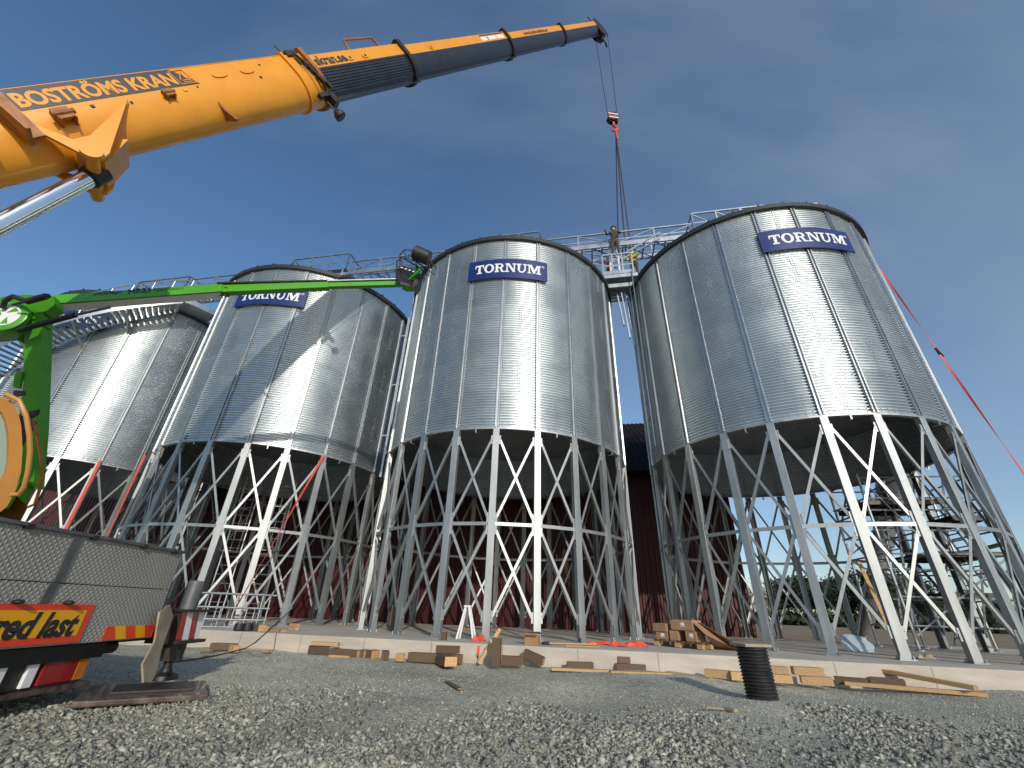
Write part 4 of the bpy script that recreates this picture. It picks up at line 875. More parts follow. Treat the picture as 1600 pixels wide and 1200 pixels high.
mb = MB(); mb.tube([cp_(x, y, 5.6) for x, y in ((50, 655), (57, 675), (63, 705), (66, 735), (62, 765), (54, 788), (44, 792))], .018, 8); mb.build('mirror_bar', M['orange_d'], c1, smooth=True)
mb = MB(); mb.prism([(-.02, -.03), (.07, .02), (.09, .09), (.0, .07)], cp_(46, 651, 5.5), RV, UV, FV, 0, .05); mb.build('work_lamp', M['black'], c1); mb = MB(); mb.prism([(-.06, -.02), (.06, .0), (.06, .06), (-.05, .07)], cp_(27, 618, 5.7), RV, UV, FV, 0, .05); mb.build('work_lamp', M['black'], c1)
mb = MB(); mb.add([cp_(x, y, 5.9) for x, y in ((-60, 815), (14, 795), (26, 775), (44, 792), (32, 815), (40, 830), (-60, 835))], [(0, 1, 2, 3, 4, 5, 6)]); mb.add([cp_(x, y, 6.4) for x, y in ((-60, 815), (14, 795), (26, 775), (44, 792), (32, 815), (40, 830), (-60, 835))], [(0, 1, 2, 3, 4, 5, 6)]); mb.f += [(i, (i + 1) % 7, 7 + (i + 1) % 7, 7 + i) for i in range(7)]; mb.mi += [0] * 7
mb.build('cab_base', M['orange_d'], crane)
mb = MB(); mb.box(cp_(-60, 700, 6.1), (1.0, .6, 1.1)); mb.build('cab_seat', M['cab_in'], c1)

# ---------------------------------------------------------------- green boom lift
LK = atD(14, 497, 11.0); LE = atD(632, 444, 14.0)
lift = thing('boom_lift', 'lime green articulated boom lift reaching right towards the silos', 'boom lift', (LK.x, LK.y, 0)); LL = lift.location.copy()
def lp(px, py): # a point of the boom by the place it has along the boom's own axis
    t = (px - 14) / (632 - 14); iD = (1 - t) / 11.0 + t / 14.0; return atD(px, py, 1 / iD) - LL
def lbox(a, b, wd, ht, name, mt, parent=lift, up=None, bev=.01):
    mb = MB(); mb.beam(a, b, wd, ht, up or Vector((0, 0, 1))); return mb.build(name, M[mt], parent, bevel=bev)
o1 = lbox(lp(60, 474), lp(350, 453), .24, .29, 'outer_boom', 'green')
lbox(lp(345, 454), lp(514, 446.5), .20, .26, 'middle_boom', 'green')
lbox(lp(508, 447), lp(636, 443.5), .15, .16, 'inner_boom', 'green')
lbox(lp(78, 482), lp(346, 461), .26, .045, 'wear_strip', 'white', o1, bev=0); lbox(lp(512, 440.5), lp(630, 437), .14, .035, 'hose_tray', 'galv', o1, bev=0)
lbox(lp(340, 444), lp(512, 440), .16, .05, 'hose_carrier', 'black'); 
mb = MB(); mb.tube([lp(346, 462), lp(341, 456), lp(342, 449), lp(350, 444), lp(375, 442)], .045, 8); mb.build('hose_loop', M['black'], lift)
mb = MB(); mb.tube([lp(352, 463), lp(356, 450)], .10, 10); mb.build('end_bracket', M['iron'], lift)
sd_ = (LE - LK).normalized().cross(Vector((0, 0, 1))).normalized()
if sd_.dot(CP - LK) < 0: sd_ = -sd_
def lt(x0, y0, x1, y1, hh):
    a = lp(x0, y0); b = lp(x1, y1); up = sd_.cross((b - a).normalized()); up = up if up.z > 0 else -up
    return lambda u, v, h: a + (b - a) * u + up * hh * v + sd_ * (.125 + h)
text_on('lettering', 'nifty', lt(150, 467, 196, 463, .13), M['green_d'], o1, bold=.03, shear=.25)
text_on('lettering', 'HR21', lt(204, 463.5, 238, 460.5, .16), M['panel'], o1, bold=.035)
text_on('lettering', 'Hybrid Electric', lt(243, 461, 290, 457.5, .12), M['green_d'], o1, bold=.0)
# knuckle with round cover
kc = atD(15, 497, 10.8) - LL; mb = MB(); RM = sd_.to_track_quat('Z', 'Y').to_matrix().to_4x4()
mb.lathe([(.001, 0), (.44, 0), (.44, .10), (.40, .12), (.001, .12)], 28, Matrix.Translation(kc) @ RM); kn = mb.build('knuckle_cover', M['green'], lift, smooth=True)
mb = MB(); mb.lathe([(.001, .124), (.31, .124), (.31, .128), (.001, .128)], 24, Matrix.Translation(kc) @ RM); mb.build('round_badge', M['white'], kn)
mb = MB()
for a in (.4, 2.2, 4.4): mb.prism([(.05, -.05), (.27, -.08), (.26, .08)], kc + sd_ * .128, (sd_.cross(Vector((0, 0, 1)))) * math.cos(a) + Vector((0, 0, 1)) * math.sin(a), (sd_.cross(Vector((0, 0, 1)))) * -math.sin(a) + Vector((0, 0, 1)) * math.cos(a), sd_, 0, .004)
mb.build('badge_mark', M['green'], kn)
def lpoly(ps, D, th_, name, mt, par=lift, bev=.01):
    o = [atD(x, y, D) - LL for x, y in ps]; nb = -sd_ * th_; n = len(o); mb = MB()
    mb.add(o + [p + nb for p in o], [tuple(range(n)), tuple(range(n, 2 * n))[::-1]] + [(i, n + i, n + (i + 1) % n, (i + 1) % n) for i in range(n)]); return mb.build(name, M[mt], par, bevel=bev)
lpoly([(-20, 470), (8, 462), (40, 460), (84, 462), (86, 476), (70, 488), (34, 492), (30, 520), (-20, 524)], 11.0, .34, 'knuckle_frame', 'green')
lpoly([(26, 488), (66, 490), (66, 505), (40, 512), (26, 530)], 10.95, .30, 'knuckle_web', 'green')
lpoly([(38, 500), (66, 487), (64, 560), (60, 660), (52, 760), (18, 760), (26, 680), (36, 600)], 11.0, .38, 'riser', 'green')
lpoly([(22, 582), (35, 580), (30, 606), (20, 604)], 10.95, .08, 'riser_bracket', 'green')
mb = MB(); mb.tube([atD(28, 516, 10.7) - LL, atD(118, 492, 10.9) - LL], .07, 10); mb.build('lift_cylinder', M['black'], lift, smooth=True)
mb = MB(); mb.tube([atD(118, 492, 10.9) - LL, atD(172, 480, 11.1) - LL], .035, 10); mb.build('lift_rod', M['grey'], lift, smooth=True)
mb = MB(); mb.tube([atD(x, y, 10.7) - LL for x, y in ((4, 482), (8, 470), (20, 463), (40, 470), (56, 468), (76, 462))], .06, 8); mb.build('hose_bundle', M['black'], lift, smooth=True)
mb = MB(); mb.tube([atD(20, 476, 10.6) - LL, atD(42, 471, 10.6) - LL], .03, 8); mb.tube([atD(42, 471, 10.6) - LL, atD(72, 463, 10.6) - LL], .08, 8); mb.build('tilt_cylinder', M['iron'], lift)
# jib and basket
for d in (-.10, .10):
    mb = MB(); mb.beam(LE - LL + sd_ * d + Vector((0, 0, -.12)), atD(657, 424, 13.6) - LL + sd_ * d, .05, .10); mb.build('jib', M['green'], lift, bevel=.008)
mb = MB(); mb.beam(LE - LL + Vector((0, 0, .08)), atD(655, 418, 13.6) - LL, .05, .08); mb.box(atD(640, 447, 14) - LL, (.28, .28, .24)); mb.tube([LE - LL + sd_ * .2, LE - LL - sd_ * .2], .10, 12); mb.build('jib_link', M['green'], lift)
bq = thing('lift_basket', 'tbd', 'x'); bpy.data.objects.remove(bq)
BC = atD(640, 425, 13.6) - LL
def bpt(px, py, D=13.6): return atD(px, py, D) - LL
def slabp(ps, D, dz, name, mt, par=lift, bev=.03):
    o = [atD(x, y, D + k) - LL for x, y, k in ps]; n = len(o); mb = MB(); nb = Vector((0, 0, dz))
    mb.add(o + [p + nb for p in o], [tuple(range(n)), tuple(range(n, 2 * n))[::-1]] + [(i, n + i, n + (i + 1) % n, (i + 1) % n) for i in range(n)]); return mb.build(name, M[mt], par, bevel=bev)
bk = slabp([(618, 430, 0), (622, 420, .2), (630, 415, .5), (646, 422, .9), (658, 434, .8), (655, 446, .2), (640, 444, -.1), (626, 440, -.2)], 13.6, -.10, 'basket_floor', 'black')
mb = MB()
for pts in ([(620, 424), (620, 408), (628, 402), (650, 408), (672, 424), (680, 430)], [(625, 414), (625, 398), (632, 390), (642, 391), (652, 399), (672, 410), (682, 418)], [(631, 404), (655, 418), (668, 430)], [(622, 416), (645, 425), (664, 436)]): mb.tube([bpt(*p, 13.7) for p in pts], .022, 6)
for a, b in (((628, 402), (628, 418)), ((650, 409), (652, 430)), ((664, 418), (662, 440)), ((632, 391), (634, 404)), ((672, 411), (670, 432))): mb.tube([bpt(*a, 13.7), bpt(*b, 13.6)], .018, 6)
mb.build('guard_rail', M['iron'], bk)
mb = MB(); c = bpt(659, 399, 13.5); ax_ = (bpt(671, 404, 13.5) - bpt(646, 393, 13.5)).normalized(); mb.tube([c - ax_ * .28, c - ax_ * .24, c + ax_ * .24, c + ax_ * .28], .2, 18, radii=[.18, .235, .235, .20]); mb.build('tool_bin', M['black'], bk, smooth=True)
for i in range(4):
    mb = MB(); mb.box(bpt(628 + 6 * i, 418.5 + 2 * i, 13.4), (.075, .03, .03)); mb.build('lamp_strip', M['white'], bk)
slabp([(646, 437, 0), (656, 430, .2), (660, 440, .3), (654, 450, .1)], 13.6, -.35, 'control_box', 'black', lift)
# wheeled base (behind the crane, out of sight)
LSC = .70; GO = -.78 / LSC + .78
mb = MB(); bz = atD(30, 760, 11) - LL; mb.box((bz.x - .3, bz.y, .9 + GO), (3.0, 1.7, .7)); mb.build('chassis', M['green'], lift, bevel=.05)
for x in (-1.3, .9):
    for y in (-.95, .75): mb = MB(); mb.tube([(bz.x + x, bz.y + y, .42 + GO), (bz.x + x, bz.y + y + .28, .42 + GO)], .42, 24); mb.build('wheel', M['black'], lift, bevel=.04)
mb = MB(); mb.beam((bz.x, bz.y, 1.0), bz + Vector((0, 0, .1)), .4, .4); mb.build('riser_foot', M['green'], lift)
lift.scale = (LSC,) * 3; lift.location = CP + (LL - CP) * LSC

# ---------------------------------------------------------------- red straps
def strap(a, b, label, wd=.06, tw=5.0, seg=40, sag=0.0, name='tension_strap'):
    a = Vector(a); b = Vector(b); o = thing(name, label, 'strap', b); d = (b - a).normalized(); x = d.cross(Vector((0, 1, 0))).normalized(); y = d.cross(x); mb = MB(); vs = []
    for i in range(seg + 1):
        t = i / seg; an = tw * t; p = a + (b - a) * t - b + Vector((0, 0, -sag * 4 * t * (1 - t))); e = x * math.cos(an) + y * math.sin(an); n = y * math.cos(an) - x * math.sin(an)
        vs += [p - e * wd / 2 - n * .003, p + e * wd / 2 - n * .003, p + e * wd / 2 + n * .003, p - e * wd / 2 + n * .003]
    mb.add(vs, [(i * 4 + j, i * 4 + (j + 1) % 4, i * 4 + 4 + (j + 1) % 4, i * 4 + 4 + j) for i in range(seg) for j in range(4)]); mb.build('webbing', M['red'], o); return o
sA = Vector((11.12, 9.55, 10.62)); sB = atY(1600, 740, 9.0); sE = sB + (sB - sA) * .50
so = strap(sA, sE, 'long red webbing strap hanging outside the right edge of the farthest right silo', .048, 9.5, 60)
mb = MB(); rc = sA + (sE - sA) * .335 - sE; dd = (sE - sA).normalized(); mb.beam(rc - dd * .10, rc + dd * .10, .10, .05); mb.beam(rc - dd * .02 + Vector((.03, 0, 0)), rc + dd * .16 + Vector((.07, 0, 0)), .06, .02); mb.build('ratchet', M['iron'], so)
def silopt(k, a, r, z): p = spos[3 - k + 1 - 0] if False else {4: spos[0], 3: spos[1], 2: spos[2], 1: spos[3]}[k]; return Vector((p[0] + r * math.cos(R_(a)), p[1] + r * math.sin(R_(a)), z))
strap(silopt(1, -46.9, 3.74, 4.75), silopt(1, -46.9, 3.74, .3), 'red strap running down a front leg of the leftmost silo', .10, .0)
strap(silopt(1, -31.3, 3.86, 5.2), silopt(1, -31.3, 3.76, .3), 'red strap twisted down beside the second silo from the left, at its left-hand legs', .075, .8)
strap(silopt(2, -47.6, 3.76, 4.62), atY(352, 978, 10.9), 'red strap slanting from the rim of the second silo down to the left', .07, 1.6)

# ---------------------------------------------------------------- people on the walkway
def person(name_lab, loc, h, face, top_m, leg_m, arms, extras=None, lean=0.0):
    root = thing('person', name_lab, 'person', loc, face)
    J = {'pel': (0, 0, .53), 'wst': (0, .005, .62), 'chs': (0, lean * .5, .74), 'nek': (0, lean, .845), 'hd0': (0, lean + .005, .875), 'hd1': (0, lean + .012, .925), 'hd2': (0, lean + .008, .975)}
    for s, nm in ((-1, 'L'), (1, 'R')):
        J['hip' + nm] = (s * .055, 0, .50); J['kne' + nm] = (s * .065, .02, .285); J['ank' + nm] = (s * .07, -.005, .045); J['toe' + nm] = (s * .08, .085, .018)
        J['sho' + nm] = (s * .105, lean * .8, .815); el, ha = arms[nm]; J['elb' + nm] = el; J['wri' + nm] = ha; hv = (Vector(ha) - Vector(el)).normalized() * .035; J['pal' + nm] = tuple(Vector(ha) + hv)
    rad = {'pel': .088, 'wst': .078, 'chs': .098, 'nek': .034, 'hd0': .045, 'hd1': .058, 'hd2': .042, 'hip': .060, 'kne': .038, 'ank': .026, 'toe': .022, 'sho': .040, 'elb': .028, 'wri': .018, 'pal': .022}
    E_ = [('pel', 'wst'), ('wst', 'chs'), ('chs', 'nek'), ('nek', 'hd0'), ('hd0', 'hd1'), ('hd1', 'hd2')]
    for nm in 'LR': E_ += [('pel', 'hip' + nm), ('hip' + nm, 'kne' + nm), ('kne' + nm, 'ank' + nm), ('ank' + nm, 'toe' + nm), ('chs', 'sho' + nm), ('sho' + nm, 'elb' + nm), ('elb' + nm, 'wri' + nm), ('wri' + nm, 'pal' + nm)]
    ks = list(J); me = bpy.data.meshes.new('body'); me.from_pydata([Vector(J[k]) * h for k in ks], [(ks.index(a), ks.index(b)) for a, b in E_], [])
    o = bpy.data.objects.new('body', me); COL.objects.link(o); o.parent = root
    sk = o.modifiers.new('skin', 'SKIN'); sk.use_smooth_shade = True
    for i, k in enumerate(ks): r = (rad.get(k) or rad[k[:3]]) * h; me.skin_vertices[0].data[i].radius = (r, r * (.72 if k in ('chs', 'wst', 'pel') else 1)); me.skin_vertices[0].data[i].use_root = (k == 'pel')
    sb_ = o.modifiers.new('sub', 'SUBSURF'); sb_.levels = 2; sb_.render_levels = 2
    bpy.context.view_layer.update(); ev = bpy.data.meshes.new_from_object(o.evaluated_get(bpy.context.evaluated_depsgraph_get())); o.modifiers.clear(); o.data = ev; ev.materials.clear()
    for mm in (top_m, leg_m, M['skin'], M['black']): ev.materials.append(mm)
    hands = [Vector(J['pal' + n]) * h for n in 'LR']
    for p in ev.polygons:
        c = p.center; z = c.z / h; p.material_index = 2 if (z > .86 or min((c - q).length for q in hands) < .035 * h) else 3 if z < .05 else 1 if z < .57 and abs(c.x) < .12 * h else 0
        p.use_smooth = True
    for n, s in (('L', -1), ('R', 1)):     # fingers and thumb
        w_ = Vector(J['wri' + n]) * h; q = Vector(J['pal' + n]) * h; d = (q - w_).normalized(); sx = d.cross(Vector((0, 0, 1))); sx = sx.normalized() if sx.length > .1 else Vector((1, 0, 0)); mb = MB()
        for k in range(4): a = q + sx * (k - 1.5) * .010 * h; mb.tube([a, a + d * .028 * h, a + d * .042 * h - Vector((0, 0, .014 * h))], .0048 * h, 6, radii=[.0052 * h, .005 * h, .004 * h])
        mb.tube([w_ + sx * .016 * h + d * .01 * h, w_ + sx * .032 * h + d * .034 * h], .0055 * h, 6); mb.build('fingers', M['skin'], root, smooth=True)
    hz = Vector(J['hd1']) * h; mb = MB()
    for s in (-1, 1): mb.sphere(hz + Vector((s * .022 * h, .052 * h, .004 * h)), .006 * h, 6); mb.sphere(hz + Vector((s * .056 * h, .0, .0)), .012 * h, 6, (.5, 1, 1.3))
    mb.sphere(hz + Vector((0, .060 * h, -.010 * h)), .009 * h, 6); mb.build('face', M['skin'], root)
    hm = extras[0]; mb = MB(); mb.lathe([(.001, .064), (.035, .058), (.058, .036), (.066, .006), (.074, -.002), (.070, -.006), (.060, -.004)], 16, Matrix.Translation(hz + Vector((0, -.002 * h, .014 * h))) @ Matrix.Scale(h, 4)); mb.build(hm[0], hm[1], root, smooth=True)
    return root
f1 = atY(963, 401, 11.8)
person('worker in dark clothes with harness standing highest above the railed platform', f1, 1.58, R_(165), M['dkcloth'], M['dkcloth'],
       {'L': ((-.16, .05, .70), (-.12, .16, .66)), 'R': ((.17, .07, .70), (.20, .20, .70))}, extras=[('cap', M['dkcloth'])], lean=.02)
f2 = atY(994, 436, 12.1)
p2 = person('worker in yellow and orange high-visibility clothes at the right end of the platform', f2, 1.50, R_(150), M['hivis'], M['dkcloth'],
       {'L': ((-.15, .06, .70), (-.16, .17, .62)), 'R': ((.16, .04, .68), (.15, .14, .60))}, extras=[('helmet', M['dkcloth'])], lean=.05)
mb = MB()
for z in (.64, .70): mb.lathe([(.105, z), (.112, z + .005), (.112, z + .028), (.105, z + .033)], 16, Matrix.Scale(1.50, 4) @ Matrix.Scale(.78, 4, (0, 1, 0)))
mb.build('reflective_band', M['hivis_o'], p2)
f3 = atY(952, 420, 13.0)
person('worker in orange jacket half hidden behind the platform rail', f3 + Vector((0, 0, -.9)), 1.5, R_(200), M['hivis_o'], M['dkcloth'],
       {'L': ((-.16, .03, .69), (-.13, .12, .60)), 'R': ((.16, .05, .69), (.12, .14, .62))}, extras=[('helmet', M['redplastic'])], lean=.04)

# ---------------------------------------------------------------- black drain pipe in the gravel
pc = Vector((2.90, 5.71, -.06)); dp = thing('drain_pipe', 'black corrugated plastic drain pipe standing upright in the gravel with a board on top', 'pipe', pc)
pr = [(.001, .0)]; nr = 17; pit = .60 / nr
for i in range(nr): z = .0 + i * pit; pr += [(.158, z), (.170, z + pit * .18), (.178, z + pit * .40), (.178, z + pit * .55), (.170, z + pit * .78), (.158, z + pit * .92)]
pr += [(.158, .60), (.15, .60), (.15, .55)]
mb = MB(); mb.lathe(pr, 40, Matrix.Rotation(R_(-2), 4, 'Y') @ Matrix.Scale(.93, 4)); mb.build('pipe_wall', M['black'], dp, smooth=True)
mb = MB(); mb.box((-.022, 0, .575), (.33, .30, .030), Matrix.Rotation(R_(8), 3, 'Z')); mb.build('lid_board', M['tan'], dp, bevel=.006)

# ---------------------------------------------------------------- timber and litter along the slab
def stick(p, q, wd, ht, label, m_='wood_old', lift_=0.0, tilt=0.0, name='timber_block', cat='timber', end=True, z=None, group=None):
    """a squared timber lying from p to q (points on the ground along its front lower edge)"""
    p = Vector(p); q = Vector(q); c = (p + q) / 2; d = q - p; ln = d.length; rz = math.atan2(d.y, d.x); pitch = math.asin(max(-1, min(1, d.z / ln)))
    root = thing(name, label, cat, c, rz, group); mb = MB(); rt_ = Matrix.Rotation(-pitch, 3, 'Y') @ Matrix.Rotation(tilt, 3, 'X')
    mb.box(rt_ @ Vector((0, wd / 2, ht / 2 + lift_)), (ln, wd, ht), rt_); mb.build('timber', M[m_], root, bevel=.004)
    if end:
        for s in (-1, 1): mb = MB(); mb.box(rt_ @ Vector((s * (ln / 2 + .001), wd / 2, ht / 2 + lift_)), (.003, wd - .008, ht - .008), rt_); mb.build('sawn_end', M['wood_end'], root)
    return root
def gpt(px, py, z=0.0): v = atz(px, py, z); return v
def gl(x0, y0, x1, y1, wd, ht, label, m_='wood_old', z=0.0, **k): return stick(gpt(x0, y0, z), gpt(x1, y1, z), wd, ht, label, m_, **k)
gl(326, 1015, 365, 1016, .12, .10, 'weathered brown beam leftmost against the slab, beside the crane outrigger')
gl(353, 1008, 386, 1010, .12, .13, 'weathered beam with pale sawn end behind two small pale blocks', z=.02)
gl(356, 1018, 363, 1019, .05, .10, 'small pale upright offcut in front of the left beams, left-hand one of two', 'wood_new'); gl(366, 1019, 372, 1019, .05, .09, 'small pale upright offcut in front of the left beams, right-hand one of two', 'wood_new')
gl(311, 1022, 334, 1022, .10, .03, 'thin broken plank scrap lying leftmost in the gravel', 'wood_old', name='plank'); gl(384, 1015, 424, 1017, .05, .02, 'thin pale lath lying at the foot of the slab left of the beam stack', 'wood_new', name='plank'); gl(408, 1019, 421, 1020, .06, .03, 'short pale offcut in front of the thin lath', 'wood_new')
gl(480, 1021, 512, 1024, .13, .12, 'dark beam with round pale end under a fresh plank'); gl(482, 1022, 524, 1024, .10, .055, 'fresh plank lying on top of the dark round-ended beam', 'wood_new', z=.0, lift_=.13)
gl(511, 1025, 556, 1029, .14, .11, 'long brown beam in the middle of the left beam row'); gl(513, 1027, 544, 1029, .04, .035, 'narrow fresh batten in front of the long brown beam', 'wood_new'); gl(556, 1028, 567, 1029, .18, .115, 'short block with pale end, left-hand one of a pair', 'wood_old'); gl(570, 1029, 579, 1030, .20, .12, 'short block with pale end, right-hand one of a pair', 'wood_old')
gl(597, 1032, 607, 1032, .26, .125, 'block with reddish sawn end pointing to the yard'); gl(617, 1033, 628, 1034, .08, .11, 'pale block standing right of the reddish-ended block', 'wood_new')
gl(636, 1033, 688, 1036, .14, .12, 'long dark weathered beam left of the upright post'); gl(681, 1037, 694, 1042, .20, .13, 'near-black block lying nearest the yard in front of the beams'); gl(694, 1036, 722, 1037, .13, .12, 'brown beam with pale right end behind the near-black block'); gl(679, 1035, 717, 1036, .12, .10, 'short beam lying on top of the others behind the upright post', lift_=.13)
def post(px, py, h_, w_, label, m_='wood_old', z=0.0, lean=(0, 0), d_=None):
    c = gpt(px, py, z); r = thing('timber_post', label, 'timber', c, R_(-11)); mb = MB(); mb.beam((0, 0, 0), (lean[0], lean[1], h_), w_, d_ or w_, (0, 1, 0)); mb.build('timber', M[m_], r, bevel=.004)
    if m_ == 'wood_old': mb = MB(); mb.beam((lean[0], lean[1], h_ + .0005), (lean[0], lean[1], h_ + .003), w_ - .01, (d_ or w_) - .01, (0, 1, 0)); mb.build('sawn_end', M['wood_end'], r)
    return r
post(691, 1027, .40, .09, 'weathered post standing upright on the dark beams below the slab edge'); post(775, 1040, .38, .14, 'dark square post standing upright against the slab, right of the leaning plank', d_=.12)
post(612, 985, .54, .11, 'brown post standing on the slab among the left legs of the middle silo', z=SLZ, d_=.13)
lpA = gpt(748, 1037); lpB = atY(781, 983, 8.45); r_ = thing('plank', 'pale plank leaning up against the slab edge left of the dark square post', 'timber', lpA); mb = MB(); mb.beam((0, 0, 0), lpB - lpA, .06, .03, (0, 1, 0)); mb.build('board', M['wood_new'], r_, bevel=.003)
gl(784, 1040, 816, 1041, .14, .13, 'dark round-edged beam lying right of the square post'); stick(atY(816, 1027, 8.12), atY(846, 1041, 8.02), .14, .12, 'brown beam tilted on edge with its right end in the gravel')
gl(862, 1048, 960, 1052, .12, .035, 'long fresh plank lying in the gravel left of the stacked blocks', 'wood_new', name='plank'); gl(955, 1053, 1050, 1056, .12, .035, 'long fresh plank overlapping the right end of another plank', 'wood_new', name='plank')
gl(888, 1045, 928, 1046, .12, .09, 'brown block lying behind the long fresh plank'); gl(966, 1048, 1010, 1049, .13, .09, 'lower brown block of the two stacked beside the slab'); gl(968, 1047, 1003, 1048, .12, .09, 'upper brown block of the two stacked beside the slab', lift_=.092)
gl(1040, 1051, 1090, 1058, .08, .02, 'thin pale board left of the reddish beams', 'wood_new', name='plank'); gl(1088, 1058, 1108, 1062, .06, .018, 'thin splintered board in the gravel near the pipe', 'wood_new', name='plank')
gl(1102, 1058, 1143, 1062, .13, .10, 'reddish brown beam left of the drain pipe', 'wood_new'); gl(1144, 1063, 1166, 1064, .13, .10, 'short reddish beam half hidden behind the drain pipe', 'wood_new')
gl(1210, 1067, 1240, 1069, .13, .10, 'fresh lower block directly right of the drain pipe', 'wood_new'); gl(1206, 1067, 1238, 1069, .13, .09, 'fresh upper block directly right of the drain pipe', 'wood_new', lift_=.105)
gl(1254, 1069, 1304, 1073, .14, .10, 'lower reddish beam of the pair right of the pipe blocks', 'wood_new'); gl(1246, 1069, 1294, 1072, .14, .10, 'upper reddish beam of the pair right of the pipe blocks', 'wood_new', lift_=.103)
gl(1308, 1069, 1356, 1073, .12, .09, 'dark block lying under the long leaning board, left-hand one'); gl(1363, 1071, 1418, 1076, .13, .10, 'dark block lying under the long leaning board, right-hand one')
gl(1321, 1071, 1545, 1090, .10, .045, 'long fresh beam lying lowest in the gravel at the right', 'wood_new', name='plank', lift_=.0)
a_ = gpt(1294, 1058) + Vector((0, 0, .205)); b_ = gpt(1527, 1090) + Vector((0, 0, .07)); stick(a_, b_, .12, .05, 'long fresh board sloping down to the right across the dark blocks', 'wood_new', name='plank')
gl(694, 1066, 715, 1078, .06, .015, 'grey weathered stake half buried in the middle of the yard', 'wood_old', name='stake') ; gl(1105, 1107, 1132, 1110, .05, .02, 'grey stake lying in the gravel left of the pipe foot, left-hand one', 'tan', name='stake'); gl(1132, 1110, 1147, 1114, .05, .03, 'grey stake lying in the gravel left of the pipe foot, right-hand one', 'tan', name='stake')
# things on the slab
gl(411, 985, 440, 988, .10, .045, 'brown plank lying on the slab beside the black rubber rolls', 'wood_new', z=SLZ, name='plank'); gl(386, 984, 402, 987, .13, .12, 'beam with pale end lying on the slab right of the black rubber rolls', z=SLZ); gl(403, 986, 412, 987, .08, .10, 'pale cube offcut on the slab next to the beam', 'wood_new', z=SLZ); gl(449, 984, 461, 985, .09, .06, 'lower pale offcut of two stacked on the slab by a silo leg', 'wood_new', z=SLZ); gl(450, 984, 462, 985, .08, .06, 'upper pale offcut of two stacked on the slab by a silo leg', 'wood_new', z=SLZ, lift_=.062)
for i, (px, lb) in enumerate(((372, 'left-hand'), (385, 'right-hand'))):
    c = gpt(px, 986, SLZ); r_ = thing('rubber_roll', 'black rubber roll standing on the slab by the railing, %s one of two' % lb, 'roll', c); mb = MB(); mb.lathe([(.035, .0), (.085, 0), (.09, .03), (.09, .10), (.085, .13), (.035, .13), (.035, .0)], 20); mb.build('coil', M['black'], r_, smooth=True); mb = MB(); mb.lathe([(.0905, .03), (.093, .035), (.093, .06), (.0905, .065)], 20); mb.build('tape_band', M['iron'], r_)
c = gpt(832, 1007, SLZ); r_ = thing('cardboard_box', 'small open cardboard box on the slab edge before the middle silo', 'box', c, R_(-16)); mb = MB(); W_, D_, H_ = .24, .20, .15
for cc, ss in (((0, -D_ / 2, H_ / 2), (W_, .006, H_)), ((0, D_ / 2, H_ / 2), (W_, .006, H_)), ((-W_ / 2, 0, H_ / 2), (.006, D_ - .007, H_)), ((W_ / 2, 0, H_ / 2), (.006, D_ - .007, H_)), ((0, 0, .004), (W_ - .008, D_ - .008, .006))): mb.box(cc, ss)
mb.build('carton', M['card'], r_)
for a, cc, ss in ((R_(18), (0, -D_ / 2 - .04, H_ + .012), (W_, .09, .005)), (R_(-30), (0, D_ / 2 + .035, H_ + .025), (W_, .08, .005))): mb = MB(); mb.box(cc, ss, Matrix.Rotation(a, 3, 'X')); mb.build('flap', M['card'], r_)
mb = MB(); mb.box((-W_ / 2 - .05, 0, H_ + .005), (.10, D_, .005), Matrix.Rotation(R_(-12), 3, 'Y')); mb.build('flap', M['card'], r_)
# white trestle
c = gpt(727, 999, SLZ); r_ = thing('trestle', 'white folding trestle standing on the slab before the middle silo', 'trestle', c, R_(-11)); mb = MB()
for y in (-.02, .12):
    for s in (-1, 1): m2 = MB(); m2.beam((s * .165, y + (.05 if y > 0 else -.02), 0), (s * .035, y * .5, .56), .035, .022, (0, 1, 0)); m2.build('leg', M['white'], r_)
mb.beam((-.07, .02, .565), (.07, .02, .565), .09, .03); mb.build('top_bar', M['white'], r_)
# red jacket over the slab edge
def cloth(name, label, cat, c, sx, sy, sz, seed, matl, n=22, rz=0.0, shape=None):
    r = np.random.default_rng(seed); xs = np.linspace(-1, 1, n); X, Y = np.meshgrid(xs, xs); Z = np.abs(np.sin(X * 3.1 + r.random() * 6 + 1.2 * np.sin(2.3 * Y)) * .5 + np.sin(Y * 4.3 + X * 2.7 + r.random() * 6) * .35 + .25 * r.random((n, n)))
    Z *= np.clip(1.15 - np.maximum(np.abs(X), np.abs(Y)) ** 3, 0, 1); Xd = X * (1 + .12 * np.sin(5 * Y + seed)); Yd = Y * (1 + .15 * np.sin(4 * X + seed))
    V = np.stack([Xd.ravel() * sx, Yd.ravel() * sy, Z.ravel() * sz + .004], 1)
    if shape is not None: V = shape(V)
    i = np.arange(n * n).reshape(n, n); F = np.stack([i[:-1, :-1], i[:-1, 1:], i[1:, 1:], i[1:, :-1]], -1).reshape(-1, 4); o = npmesh(name, V, F, matl, smooth=True); o.location = c; o.rotation_euler = (0, 0, rz); sm = o.modifiers.new('solid', 'SOLIDIFY'); sm.thickness = .004; tag(o, label, cat); return o
c = gpt(746, 1002, SLZ); cloth('red_cloth', 'orange-red cloth bundle lying on the slab edge beside the white trestle', 'cloth', c + Vector((.02, .06, 0)), .12, .07, .10, 5, M['redplastic'], rz=R_(-11))
